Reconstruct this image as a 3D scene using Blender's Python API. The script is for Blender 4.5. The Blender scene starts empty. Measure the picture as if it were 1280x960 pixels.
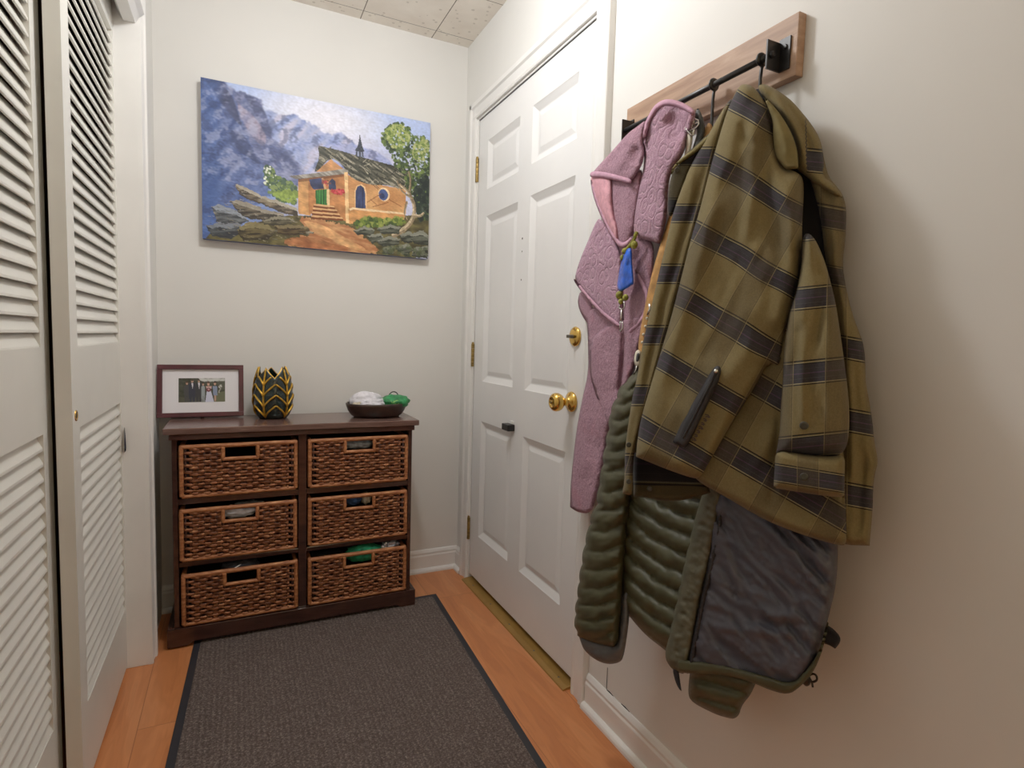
import bpy, bmesh, math, random
import numpy as np
from mathutils import Vector, Matrix, Euler, noise as mnoise
from mathutils.geometry import delaunay_2d_cdt

random.seed(7)
SC = bpy.context.scene
COL = SC.collection
PI = math.pi

# ------------------------------------------------------------------ camera data (measured from the photograph, metres)
CAM_LOC = np.array([-0.9424087, -2.4953006, 1.0894985])
CAM_ROT = (1.4936230, -0.0294951, -0.4492582)
FOC = 710.3
PX0, PY0 = 640.0, 480.0
CM = np.array(Euler(CAM_ROT, 'XYZ').to_matrix())


def ray(u, v):
    return CM @ np.array([(u - PX0) / FOC, -(v - PY0) / FOC, -1.0])


def on_x(u, v, x):
    d = ray(u, v)
    return CAM_LOC + d * (x - CAM_LOC[0]) / d[0]


def on_y(u, v, y):
    d = ray(u, v)
    return CAM_LOC + d * (y - CAM_LOC[1]) / d[1]


# ------------------------------------------------------------------ colour / material helpers
def lin(c):
    c = c / 255.0
    return c / 12.92 if c <= 0.04045 else ((c + 0.055) / 1.055) ** 2.4


def rgb(r, g, b):
    return (lin(r), lin(g), lin(b), 1.0)


class Mat:
    def __init__(self, name, base=(200, 200, 200), rough=0.5, metal=0.0, spec=0.5, **kw):
        self.m = bpy.data.materials.new(name)
        self.m.use_nodes = True
        self.nt = self.m.node_tree
        self.b = self.nt.nodes['Principled BSDF']
        self.b.inputs['Base Color'].default_value = rgb(*base)
        self.b.inputs['Roughness'].default_value = rough
        self.b.inputs['Metallic'].default_value = metal
        self.b.inputs['Specular IOR Level'].default_value = spec
        for k, v in kw.items():
            self.b.inputs[k.replace('_', ' ')].default_value = v
        self._tc = None

    def n(self, typ, **kw):
        nd = self.nt.nodes.new(typ)
        for k, v in kw.items():
            setattr(nd, k, v)
        return nd

    def link(self, a, b):
        self.nt.links.new(a, b)

    def coord(self, kind='Object', scale=(1, 1, 1), rot=(0, 0, 0), loc=(0, 0, 0)):
        if self._tc is None:
            self._tc = self.n('ShaderNodeTexCoord')
        mp = self.n('ShaderNodeMapping')
        mp.inputs['Scale'].default_value = scale
        mp.inputs['Rotation'].default_value = rot
        mp.inputs['Location'].default_value = loc
        self.link(self._tc.outputs[kind], mp.inputs['Vector'])
        return mp.outputs['Vector']

    def noise(self, vec, scale, detail=4, rough=0.55, dist=0.0):
        t = self.n('ShaderNodeTexNoise')
        t.inputs['Scale'].default_value = scale
        t.inputs['Detail'].default_value = detail
        t.inputs['Roughness'].default_value = rough
        t.inputs['Distortion'].default_value = dist
        self.link(vec, t.inputs['Vector'])
        return t.outputs['Fac']

    def ramp(self, fac, stops, interp='LINEAR'):
        r = self.n('ShaderNodeValToRGB')
        r.color_ramp.interpolation = interp
        el = r.color_ramp.elements
        while len(el) > 1:
            el.remove(el[-1])
        el[0].position = stops[0][0]
        el[0].color = stops[0][1] if len(stops[0][1]) == 4 else rgb(*stops[0][1])
        for p, c in stops[1:]:
            e = el.new(p)
            e.color = c if len(c) == 4 else rgb(*c)
        self.link(fac, r.inputs['Fac'])
        return r.outputs['Color']

    def math(self, op, a, b=None, c=None):
        nd = self.n('ShaderNodeMath', operation=op)
        for i, x in enumerate((a, b, c)):
            if x is None:
                continue
            if isinstance(x, (int, float)):
                nd.inputs[i].default_value = x
            else:
                self.link(x, nd.inputs[i])
        return nd.outputs[0]

    def mix(self, fac, a, b, blend='MIX'):
        nd = self.n('ShaderNodeMix', data_type='RGBA', blend_type=blend)
        for idx, x in ((0, fac), (6, a), (7, b)):
            if isinstance(x, (int, float)):
                nd.inputs[idx].default_value = x
            elif isinstance(x, tuple):
                nd.inputs[idx].default_value = x if len(x) == 4 else rgb(*x)
            else:
                self.link(x, nd.inputs[idx])
        return nd.outputs[2]

    def color(self, sock):
        self.link(sock, self.b.inputs['Base Color'])
        return self

    def bump(self, h, strength=0.3, dist=0.002):
        bp = self.n('ShaderNodeBump')
        bp.inputs['Strength'].default_value = strength
        bp.inputs['Distance'].default_value = dist
        self.link(h, bp.inputs['Height'])
        self.link(bp.outputs['Normal'], self.b.inputs['Normal'])
        return self

    def vary(self, base, amt=0.08, scale=6, bump=0.0, bscale=150, bd=0.001):
        v = self.coord()
        f = self.noise(v, scale)
        lo = tuple(max(0, x * (1 - amt)) for x in base)
        hi = tuple(min(255, x * (1 + amt)) for x in base)
        self.color(self.ramp(f, [(0.3, lo), (0.7, hi)]))
        if bump:
            self.bump(self.noise(v, bscale, 3), bump, bd)
        return self


M = {}
M['wall'] = Mat('wall_paint', rough=0.6, spec=0.3).vary((222, 221, 217), 0.012, 2.0, 0.12, 220, 0.0008)
M['trim'] = Mat('trim_paint', rough=0.35, spec=0.45).vary((230, 229, 226), 0.02, 5, 0.05, 60, 0.0006)
M['door'] = Mat('door_paint', rough=0.38, spec=0.45)
v = M['door'].coord(scale=(1, 30, 1.5))
M['door'].color(M['door'].ramp(M['door'].noise(M['door'].coord(), 3), [(0.3, (226, 226, 226)), (0.7, (233, 233, 232))]))
M['door'].bump(M['door'].noise(v, 30, 4), 0.10, 0.0008)
M['louver'] = Mat('closet_door_paint', rough=0.42, spec=0.4).vary((222, 221, 214), 0.02, 4, 0.06, 80, 0.0006)
M['dark'] = Mat('doorway_shade', (38, 34, 28), rough=0.9)
M['closet'] = Mat('closet_interior', (120, 112, 98), rough=0.9)

# acoustic ceiling tiles: 12 inch grid with pin holes
c = Mat('ceiling_tile', rough=0.85, spec=0.1)
v = c.coord('Object')
sep = c.n('ShaderNodeSeparateXYZ'); c.link(v, sep.inputs[0])
def seam(sock, off, width):
    f = c.math('FRACT', c.math('DIVIDE', c.math('SUBTRACT', sock, off), 0.305))
    a = c.math('ABSOLUTE', c.math('SUBTRACT', f, 0.5))
    return c.math('GREATER_THAN', a, 0.5 - width)
sx = seam(sep.outputs[0], -0.146, 0.006)
sy = seam(sep.outputs[1], -0.256, 0.005)
sm = c.math('MAXIMUM', sx, sy)
vor = c.n('ShaderNodeTexVoronoi'); vor.inputs['Scale'].default_value = 34; c.link(v, vor.inputs['Vector'])
hole = c.math('LESS_THAN', vor.outputs['Distance'], c.math('MULTIPLY', c.noise(v, 25, 2), 0.36))
base = c.ramp(c.noise(v, 9, 5), [(0.3, (226, 217, 205)), (0.7, (238, 231, 220))])
base = c.mix(c.math('MULTIPLY', hole, 0.35), base, (150, 138, 122))
base = c.mix(sm, base, (120, 113, 103))
c.color(base)
c.bump(c.math('SUBTRACT', 1.0, c.math('MAXIMUM', c.math('MULTIPLY', hole, .5), sm)), 0.35, 0.003)
M['ceiling'] = c

# oak laminate planks running along y
c = Mat('oak_laminate', rough=0.32, spec=0.5)
vb = c.coord('Object', rot=(0, 0, PI / 2), loc=(0.31, 0.06, 0))
br = c.n('ShaderNodeTexBrick')
br.offset = 0.37
for k, val in (('Scale', 1.0), ('Mortar Size', 0.0012), ('Brick Width', 1.2), ('Row Height', 0.195), ('Mortar Smooth', 0.1), ('Bias', 0)):
    br.inputs[k].default_value = val
br.inputs['Color1'].default_value = (0.25, 0.25, 0.25, 1)
br.inputs['Color2'].default_value = (0.75, 0.75, 0.75, 1)
br.inputs['Mortar'].default_value = (0, 0, 0, 1)
c.link(vb, br.inputs['Vector'])
# per plank offset of the grain
vg = c.coord('Object', scale=(9, 1.1, 1))
comb = c.n('ShaderNodeVectorMath', operation='ADD')
mulv = c.n('ShaderNodeVectorMath', operation='SCALE'); mulv.inputs['Scale'].default_value = 7.0
c.link(br.outputs['Color'], mulv.inputs[0]); c.link(vg, comb.inputs[0]); c.link(mulv.outputs[0], comb.inputs[1])
g1 = c.noise(comb.outputs[0], 1.6, 3, 0.5, 0.6)
rings = c.math('FRACT', c.math('MULTIPLY', g1, 9.0))
rings = c.math('ABSOLUTE', c.math('SUBTRACT', rings, 0.5))
vf = c.coord('Object', scale=(120, 3, 1))
fine = c.noise(vf, 1.5, 4)
col = c.ramp(g1, [(0.3, (188, 114, 68)), (0.55, (210, 134, 82)), (0.75, (222, 152, 102))])
col = c.mix(c.math('MULTIPLY', rings, 0.45), col, (150, 84, 46))
col = c.mix(c.math('MULTIPLY', fine, 0.3), col, (170, 98, 55))
col = c.mix(c.math('MULTIPLY', br.outputs['Fac'], 0.4), col, (95, 52, 28))
c.color(col)
c.bump(c.math('SUBTRACT', 1.0, br.outputs['Fac']), 0.2, 0.001)
M['floor'] = c

# door mat: ribbed dark brown pile with pale flecks
c = Mat('mat_pile', rough=0.95, spec=0.1)
v = c.coord('Object')
w = c.n('ShaderNodeTexWave'); w.wave_type = 'BANDS'; w.bands_direction = 'X'
w.inputs['Scale'].default_value = 22; w.inputs['Distortion'].default_value = 1.2; w.inputs['Detail'].default_value = 2; w.inputs['Detail Scale'].default_value = 9
c.link(v, w.inputs['Vector'])
nz = c.noise(v, 190, 5, 0.75)
n2 = c.noise(v, 420, 2, 0.6)
col = c.ramp(nz, [(0.3, (66, 56, 54)), (0.5, (98, 87, 83)), (0.68, (150, 138, 131))])
col = c.mix(c.math('MULTIPLY', c.math('SUBTRACT', 1.0, w.outputs['Fac']), 0.30), col, (66, 56, 54))
vor = c.n('ShaderNodeTexVoronoi'); vor.inputs['Scale'].default_value = 75; c.link(v, vor.inputs['Vector'])
fl = c.math('MULTIPLY', c.math('LESS_THAN', vor.outputs['Distance'], 0.10), c.math('GREATER_THAN', n2, 0.55))
col = c.mix(c.math('MULTIPLY', fl, 0.6), col, (200, 192, 180))
c.color(col)
c.bump(c.math('ADD', c.math('MULTIPLY', w.outputs['Fac'], 1.0), c.math('MULTIPLY', nz, 1.2)), 0.6, 0.004)
M['mat'] = c
M['rubber'] = Mat('mat_rubber', (34, 35, 42), rough=0.6)

# chest: dark mahogany stain
c = Mat('dark_mahogany', rough=0.3, spec=0.5)
v = c.coord('Object', scale=(3, 14, 14))
g = c.noise(v, 3, 5, 0.6, 0.8)
col = c.ramp(g, [(0.25, (44, 27, 24)), (0.6, (66, 42, 36)), (0.85, (90, 60, 50))])
c.color(col); c.bump(g, 0.08, 0.001)
c.link(c.ramp(c.noise(c.coord(), 20, 4), [(0.3, (65, 65, 65)), (0.7, (110, 110, 110))]), c.b.inputs['Roughness'])
M['chest'] = c
c = Mat('mahogany_top_lit', rough=0.22, spec=0.6)  # paler copy of the chest wood: reflected light on top put into colour
v = c.coord('Object', scale=(2, 20, 20))
g = c.noise(v, 3, 6, 0.65, 0.6)
c.color(c.ramp(g, [(0.25, (80, 56, 50)), (0.55, (108, 82, 74)), (0.85, (148, 122, 112))]))
M['chest_top'] = c
# rattan
def rattan(name, a, b_, d):
    c = Mat(name, rough=0.5, spec=0.4)
    v = c.coord('Object', scale=(14, 14, 60))
    n = c.noise(v, 2.2, 4, 0.65)
    n2 = c.noise(c.coord('Object', scale=(30, 30, 30)), 4, 2)
    c.color(c.mix(c.math('MULTIPLY', n2, 0.4), c.ramp(n, [(0.3, a), (0.5, b_), (0.72, d)]), a))
    c.bump(n, 0.2, 0.001)
    return c
M['weave'] = rattan('rattan_weave', (52, 27, 18), (146, 86, 53), (226, 160, 110))
M['weave_rim'] = rattan('rattan_rim', (118, 66, 40), (180, 114, 70), (222, 162, 110))
M['stake'] = Mat('rattan_stake', (58, 30, 20), rough=0.7)
M['shadow_liner'] = Mat('basket_inside_shade', (16, 12, 10), rough=0.95)
M['gold'] = Mat('gold_glaze', rough=0.3, metal=0.85).vary((205, 160, 62), 0.15, 60)
M['vase'] = Mat('dark_glaze', rough=0.22, spec=0.6).vary((22, 34, 32), 0.35, 40)
M['bowl'] = Mat('dark_bowl_wood', rough=0.35).vary((44, 28, 22), 0.35, 25)
M['frame'] = Mat('burgundy_frame', rough=0.35).vary((76, 32, 42), 0.15, 20)
M['matboard'] = Mat('white_matboard', (232, 231, 236), rough=0.7)
M['brass'] = Mat('polished_brass', (226, 184, 96), rough=0.16, metal=1.0)
M['brass_old'] = Mat('aged_brass', rough=0.4, metal=0.9).vary((150, 126, 74), 0.25, 90)
M['strip'] = Mat('threshold_brass', rough=0.45, metal=0.3).vary((158, 122, 62), 0.06, 12)
M['steel'] = Mat('grey_steel', (120, 116, 110), rough=0.3, metal=1.0)
M['silver'] = Mat('silver_metal', (205, 204, 200), rough=0.22, metal=1.0)
M['black'] = Mat('black_iron', (22, 22, 24), rough=0.35, spec=0.5)
M['blackplastic'] = Mat('black_plastic', (16, 16, 18), rough=0.4)
c = Mat('pine_board', rough=0.55)
v = c.coord('Object', scale=(6, 2.2, 22))
g = c.noise(v, 2.4, 5, 0.6, 1.0)
vk = c.n('ShaderNodeTexVoronoi'); vk.inputs['Scale'].default_value = 7.0; c.link(c.coord('Object', scale=(1, 1, 1.6)), vk.inputs['Vector'])
kn = c.math('LESS_THAN', vk.outputs['Distance'], 0.075)
col = c.ramp(g, [(0.3, (146, 112, 90)), (0.55, (172, 138, 112)), (0.8, (190, 160, 135))])
col = c.mix(c.math('MULTIPLY', kn, 0.6), col, (112, 66, 46))
c.color(col)
M['board'] = c
M['board_edge'] = Mat('board_edge', rough=0.6).vary((120, 86, 66), 0.15, 40)

# plaid flannel, uses the UV map: V counts dark bands, U counts cross bands
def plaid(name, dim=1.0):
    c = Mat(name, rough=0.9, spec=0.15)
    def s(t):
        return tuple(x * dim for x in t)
    uv = c.coord('UV')
    sep = c.n('ShaderNodeSeparateXYZ'); c.link(uv, sep.inputs[0])
    fv = c.math('FRACT', c.math('ADD', sep.outputs[1], 0.5))
    fu = c.math('FRACT', c.math('ADD', sep.outputs[0], 0.5))
    G = s((123, 110, 75)); D = s((58, 56, 60)); K = s((38, 36, 36)); Lc = s((150, 142, 112)); P = s((82, 64, 82)); D2 = s((72, 70, 73))
    vcol = c.ramp(fv, [(0.0, G), (0.320, K), (0.336, G), (0.348, Lc), (0.356, K), (0.374, D), (0.43, D2), (0.437, D),
                       (0.487, P), (0.503, D), (0.56, D2), (0.567, D), (0.622, Lc), (0.634, G), (0.640, K), (0.656, G)], 'CONSTANT')
    au = c.math('ABSOLUTE', c.math('SUBTRACT', fu, 0.5))
    ucol = c.ramp(au, [(0.0, s((84, 74, 58))), (0.10, s((78, 69, 55))), (0.165, s((88, 78, 60))), (0.188, s((62, 55, 46))), (0.203, s((136, 122, 88))), (0.215, (255, 255, 255))], 'CONSTANT')
    umask = c.ramp(au, [(0.0, (215, 215, 215)), (0.188, (255, 255, 255)), (0.215, (0, 0, 0))], 'CONSTANT')
    col = c.mix(c.math('MULTIPLY', umask, 0.6), vcol, ucol)
    v = c.coord('Object')
    n1 = c.noise(v, 380, 2, 0.6)
    col = c.mix(0.35, col, c.mix(1.0, col, c.ramp(n1, [(0.3, (170, 170, 170)), (0.7, (255, 255, 255))]), 'MULTIPLY'))
    c.color(col)
    c.bump(n1, 0.25, 0.0008)
    c.b.inputs['Sheen Weight'].default_value = 0.06
    return c
M['plaid'] = plaid('olive_plaid_flannel')
M['plaid_dark'] = plaid('olive_plaid_shaded', 0.55)  # dimmed copy of the plaid: shade on inner faces put into the colour
M['khaki'] = Mat('khaki_twill', rough=0.9, spec=0.15).vary((114, 103, 67), 0.08, 30, 0.2, 380, 0.0008)
M['jacket_dark'] = Mat('jacket_hollow_shade', (20, 19, 20), rough=0.95)
M['zip'] = Mat('charcoal_zip_tape', rough=0.6).vary((34, 34, 38), 0.15, 120)
M['logo'] = Mat('dark_embroidery', (72, 62, 58), rough=0.9)
M['snap'] = Mat('dark_snap', (52, 50, 40), rough=0.35)
M['puff'] = Mat('olive_nylon', rough=0.5, spec=0.4).vary((70, 70, 49), 0.07, 25, 0.15, 90, 0.002)
M['puff_band'] = Mat('olive_grey_binding', rough=0.6).vary((84, 83, 66), 0.08, 40, 0.3, 90, 0.003)
M['cuff_grey'] = Mat('grey_cuff_knit', rough=0.6).vary((92, 95, 98), 0.08, 40, 0.2, 200, 0.002)
M['lining'] = Mat('slate_lining', rough=0.45, spec=0.45).vary((74, 75, 86), 0.07, 14, 0.1, 40, 0.002)
c = Mat('pink_terry', rough=1.0, spec=0.05)
v = c.coord('Object')
vd = c.n('ShaderNodeTexNoise'); vd.inputs['Scale'].default_value = 21; vd.inputs['Detail'].default_value = 1; c.link(v, vd.inputs['Vector'])
nzf = c.noise(v, 300, 3, 0.7)
# embossed swirls: rings of warped noise
vo = c.n('ShaderNodeTexVoronoi'); vo.inputs['Scale'].default_value = 26
wv = c.n('ShaderNodeVectorMath', operation='SCALE'); wv.inputs['Scale'].default_value = 0.02; c.link(vd.outputs['Color'], wv.inputs[0])
wa = c.n('ShaderNodeVectorMath', operation='ADD'); c.link(v, wa.inputs[0]); c.link(wv.outputs[0], wa.inputs[1]); c.link(wa.outputs[0], vo.inputs['Vector'])
sw = c.math('ABSOLUTE', c.math('SUBTRACT', c.math('FRACT', c.math('ADD', c.math('MULTIPLY', vo.outputs['Distance'], 3.0), 0.15)), 0.5))
swm = c.math('SMOOTH_MIN', c.math('MULTIPLY', sw, 4.0), 1.0, 0.2)
col = c.ramp(nzf, [(0.3, (158, 116, 140)), (0.7, (206, 166, 186))])
col = c.mix(c.math('MULTIPLY', c.math('SUBTRACT', 1.0, swm), 0.22), col, (232, 200, 216))
pat = c.noise(v, 9, 2)
col = c.mix(c.math('MULTIPLY', c.ramp(pat, [(0.55, (0, 0, 0)), (0.75, (255, 255, 255))]), 0.35), col, (206, 140, 146))
c.color(col)
c.bump(c.math('ADD', c.math('MULTIPLY', swm, 0.9), c.math('MULTIPLY', nzf, 1.2)), 0.8, 0.005)
c.b.inputs['Sheen Weight'].default_value = 0.15
M['towel'] = c
c = Mat('pink_terry_plain', rough=1.0, spec=0.05)
v = c.coord('Object')
nzf = c.noise(v, 240, 4, 0.75)
col = c.ramp(nzf, [(0.3, (150, 108, 128)), (0.7, (206, 164, 182))])
col = c.mix(c.math('MULTIPLY', c.ramp(c.noise(v, 14, 2), [(0.55, (0, 0, 0)), (0.75, (255, 255, 255))]), 0.45), col, (192, 122, 138))
c.color(col); c.bump(c.math('ADD', nzf, c.math('MULTIPLY', c.noise(v, 70, 3), 1.6)), 0.9, 0.006)
c.b.inputs['Sheen Weight'].default_value = 0.15
M['towel_plain'] = c
M['towel_in'] = Mat('salmon_terry_inside', rough=1.0, spec=0.05).vary((210, 156, 168), 0.08, 60, 0.5, 300, 0.003)
M['towel_hem'] = Mat('pink_hem', rough=0.9, spec=0.1).vary((190, 148, 168), 0.06, 50, 0.4, 200, 0.002)
M['bluebag'] = Mat('blue_film', (24, 92, 222), rough=0.3, spec=0.6).vary((26, 92, 224), 0.25, 40, 0.5, 60, 0.004)
M['cord'] = Mat('camo_cord', rough=0.8).vary((128, 128, 52), 0.45, 90)
M['tan'] = Mat('tan_strap', rough=0.6).vary((186, 138, 78), 0.15, 40)
M['cream'] = Mat('cream_plastic', (224, 216, 196), rough=0.45)
M['greyweb'] = Mat('grey_webbing', rough=0.7).vary((70, 72, 72), 0.2, 90)
M['green'] = Mat('green_fabric', rough=0.5).vary((38, 128, 72), 0.25, 50, 0.4, 60, 0.004)
M['greenpale'] = Mat('pale_green_print', (142, 196, 100), rough=0.5)
M['teal'] = Mat('teal_green_cloth', rough=0.8).vary((20, 118, 82), 0.3, 60, 0.5, 80, 0.004)
M['whitebag'] = Mat('white_bag', rough=0.4).vary((214, 212, 220), 0.1, 40, 0.5, 60, 0.004)
M['greycloth'] = Mat('grey_cloth', rough=0.8).vary((150, 158, 166), 0.25, 50, 0.4, 80, 0.004)
M['bluecloth'] = Mat('navy_cloth', rough=0.9).vary((46, 70, 108), 0.25, 60)
M['beige'] = Mat('beige_cloth', rough=0.9).vary((188, 178, 158), 0.15, 60)
M['blackcloth'] = Mat('black_cloth', rough=0.85).vary((34, 36, 42), 0.3, 60)
M['foil'] = Mat('silver_packet', rough=0.25, metal=0.6).vary((160, 164, 176), 0.35, 60, 0.6, 70, 0.004)
M['navy'] = Mat('navy_fabric', (28, 34, 56), rough=0.9)
M['white'] = Mat('white_plastic', (226, 226, 224), rough=0.4)
M['hole'] = Mat('dark_hole', (30, 28, 26), rough=0.9)
c = Mat('vertex_painted', rough=0.5, spec=0.3)
at = c.n('ShaderNodeVertexColor'); at.layer_name = 'paint'
c.color(at.outputs['Color'])
c.bump(c.noise(c.coord('Object'), 300, 3), 0.15, 0.001)
M['painted'] = c
c = Mat('photo_print', rough=0.3, spec=0.4)
at = c.n('ShaderNodeVertexColor'); at.layer_name = 'paint'
c.color(at.outputs['Color'])
M['print'] = c
M['canvas_side'] = Mat('canvas_side', rough=0.8).vary((96, 104, 132), 0.2, 20)


# ------------------------------------------------------------------ object helpers
def link(o, parent=None):
    COL.objects.link(o)
    if parent is not None:
        o.parent = parent
    return o


def tag(o, label=None, cat=None, group=None, kind=None):
    if label: o['label'] = label
    if cat: o['category'] = cat
    if group: o['group'] = group
    if kind: o['kind'] = kind
    return o


def empty(name, loc, label=None, cat=None, group=None, kind=None):
    o = bpy.data.objects.new(name, None)
    o.empty_display_size = 0.05
    o.location = loc
    link(o)
    return tag(o, label, cat, group, kind)


class MB:
    """collects geometry given in world space"""
    def __init__(self):
        self.v, self.f, self.mi, self.sm = [], [], [], []

    def add(self, vs, fs, mi=0, smooth=False):
        o = len(self.v)
        self.v += [tuple(float(x) for x in p) for p in vs]
        for f in fs:
            self.f.append([i + o for i in f]); self.mi.append(mi); self.sm.append(smooth)
        return self

    def box(self, x0, x1, y0, y1, z0, z1, mi=0, rot=None, c=None):
        vs = [(x, y, z) for x in (x0, x1) for y in (y0, y1) for z in (z0, z1)]
        if rot is not None:
            c = Vector(c if c is not None else ((x0 + x1) / 2, (y0 + y1) / 2, (z0 + z1) / 2))
            m = Euler(rot).to_matrix()
            vs = [tuple(m @ (Vector(p) - c) + c) for p in vs]
        fs = [(0, 1, 3, 2), (4, 6, 7, 5), (0, 4, 5, 1), (2, 3, 7, 6), (0, 2, 6, 4), (1, 5, 7, 3)]
        return self.add(vs, fs, mi)

    def tube(self, pts, r, seg=8, mi=0, closed=False, smooth=True, flat=1.0, up=None):
        pts = [Vector(p) for p in pts]
        n = len(pts)
        rs = r if isinstance(r, (list, tuple)) else [r] * n
        vs, fs = [], []
        t0 = (pts[1] - pts[0]).normalized()
        ref = Vector(up) if up is not None else (Vector((0, 0, 1)) if abs(t0.z) < 0.9 else Vector((1, 0, 0)))
        nrm = (ref - t0 * ref.dot(t0)).normalized()
        for i, p in enumerate(pts):
            if closed:
                t = (pts[(i + 1) % n] - pts[i - 1]).normalized()
            else:
                t = (pts[min(i + 1, n - 1)] - pts[max(i - 1, 0)]).normalized()
            rr = Vector(up) if up is not None else nrm
            q = rr - t * rr.dot(t)
            if q.length > 1e-6:
                nrm = q.normalized()
            b = t.cross(nrm)
            for k in range(seg):
                a = 2 * PI * k / seg
                vs.append(p + nrm * (math.cos(a) * rs[i]) + b * (math.sin(a) * rs[i] * flat))
        m = n if closed else n - 1
        for i in range(m):
            j = (i + 1) % n
            for k in range(seg):
                k2 = (k + 1) % seg
                fs.append((i * seg + k, i * seg + k2, j * seg + k2, j * seg + k))
        if not closed:
            fs.append(tuple(reversed(range(seg))))
            fs.append(tuple((n - 1) * seg + k for k in range(seg)))
        return self.add(vs, fs, mi, smooth)

    def lathe(self, prof, c, axis='z', seg=32, mi=0, sx=1.0, sy=1.0, smooth=True, cap=True):
        """prof = [(r, h)]; revolve about an axis through c"""
        vs, fs = [], []
        for r, h in prof:
            for k in range(seg):
                a = 2 * PI * k / seg
                p, q = r * math.cos(a) * sx, r * math.sin(a) * sy
                if axis == 'z': vs.append((c[0] + p, c[1] + q, c[2] + h))
                elif axis == 'x': vs.append((c[0] + h, c[1] + p, c[2] + q))
                else: vs.append((c[0] + q, c[1] + h, c[2] + p))
        n = len(prof)
        for i in range(n - 1):
            for k in range(seg):
                k2 = (k + 1) % seg
                fs.append((i * seg + k, i * seg + k2, (i + 1) * seg + k2, (i + 1) * seg + k))
        self.add(vs, fs, mi, smooth)
        if cap:
            self.add(vs[:seg], [tuple(reversed(range(seg)))], mi)
            self.add(vs[-seg:], [tuple(range(seg))], mi)
        return self

    def sphere(self, c, r, seg=16, rings=10, mi=0):
        rr = r if isinstance(r, (tuple, list)) else (r, r, r)
        vs, fs = [], []
        for i in range(rings + 1):
            t = PI * i / rings
            for k in range(seg):
                a = 2 * PI * k / seg
                vs.append((c[0] + rr[0] * math.sin(t) * math.cos(a), c[1] + rr[1] * math.sin(t) * math.sin(a), c[2] + rr[2] * math.cos(t)))
        for i in range(rings):
            for k in range(seg):
                k2 = (k + 1) % seg
                fs.append((i * seg + k, (i + 1) * seg + k, (i + 1) * seg + k2, i * seg + k2))
        return self.add(vs, fs, mi, True)

    def prism(self, poly, axis, a, b, mi=0):
        """poly 2D extruded along axis from a to b. axis 'x': (y,z); 'y': (x,z); 'z': (x,y)"""
        def P(p, t):
            return {'x': (t, p[0], p[1]), 'y': (p[0], t, p[1]), 'z': (p[0], p[1], t)}[axis]
        n = len(poly)
        vs = [P(p, a) for p in poly] + [P(p, b) for p in poly]
        fs = [tuple(reversed(range(n))), tuple(range(n, 2 * n))]
        fs += [(i, (i + 1) % n, n + (i + 1) % n, n + i) for i in range(n)]
        return self.add(vs, fs, mi)

    def build(self, name, mats, parent=None, bevel=0.0, recalc=True, weld=False):
        me = bpy.data.meshes.new(name)
        me.from_pydata(self.v, [], self.f)
        if not isinstance(mats, (list, tuple)): mats = [mats]
        for m in mats:
            me.materials.append(m.m if isinstance(m, Mat) else m)
        me.polygons.foreach_set('material_index', self.mi)
        me.polygons.foreach_set('use_smooth', self.sm)
        if recalc or weld:
            bm = bmesh.new(); bm.from_mesh(me)
            if weld: bmesh.ops.remove_doubles(bm, verts=bm.verts, dist=1e-5)
            if recalc: bmesh.ops.recalc_face_normals(bm, faces=bm.faces)
            bm.to_mesh(me); bm.free()
        # origin at the base centre of the geometry
        co = np.array([vv.co[:] for vv in me.vertices])
        lo, hi = co.min(0), co.max(0)
        org = Vector(((lo[0] + hi[0]) / 2, (lo[1] + hi[1]) / 2, lo[2]))
        par = Vector((0, 0, 0))
        pp = parent
        while pp is not None:
            par += pp.location; pp = pp.parent
        me.transform(Matrix.Translation(-org))
        o = bpy.data.objects.new(name, me)
        o.location = org - par
        link(o, parent)
        if bevel:
            b = o.modifiers.new('bevel', 'BEVEL'); b.width = bevel; b.segments = 2; b.limit_method = 'ANGLE'; b.angle_limit = 0.6
            b.harden_normals = False
        return o


def struct(name, mb, mat, **kw):
    o = mb.build(name, mat, **kw)
    o['kind'] = 'structure'
    return o


def copy_thing(root, delta, name=None):
    """copy a thing with its parts and sub-parts, moved by delta"""
    r = root.copy(); COL.objects.link(r)
    r.location = Vector(root.location) + Vector(delta)
    def rec(src, dst):
        for ch in [o for o in bpy.data.objects if o.parent == src]:
            c_ = ch.copy(); COL.objects.link(c_); c_.parent = dst
            rec(ch, c_)
    rec(root, r)
    return r


def smooth_poly(pts, it=2):
    """Chaikin; points with a third element stay sharp corners"""
    P = [(p[0], p[1], len(p) > 2) for p in pts]
    for _ in range(it):
        Q = []
        n = len(P)
        for i in range(n):
            a, b = P[i], P[(i + 1) % n]
            if a[2]: Q.append(a)
            q1 = (a[0] * .75 + b[0] * .25, a[1] * .75 + b[1] * .25, False)
            q2 = (a[0] * .25 + b[0] * .75, a[1] * .25 + b[1] * .75, False)
            if not a[2]: Q.append(q1)
            if not b[2]: Q.append(q2)
        P = Q
    return np.array([(p[0], p[1]) for p in P])


def smooth_line(pts, it=2):
    P = [np.array(p, float) for p in pts]
    for _ in range(it):
        Q = [P[0]]
        for a, b in zip(P[:-1], P[1:]):
            Q += [a * .75 + b * .25, a * .25 + b * .75]
        Q.append(P[-1]); P = Q
    return np.array(P)


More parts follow.
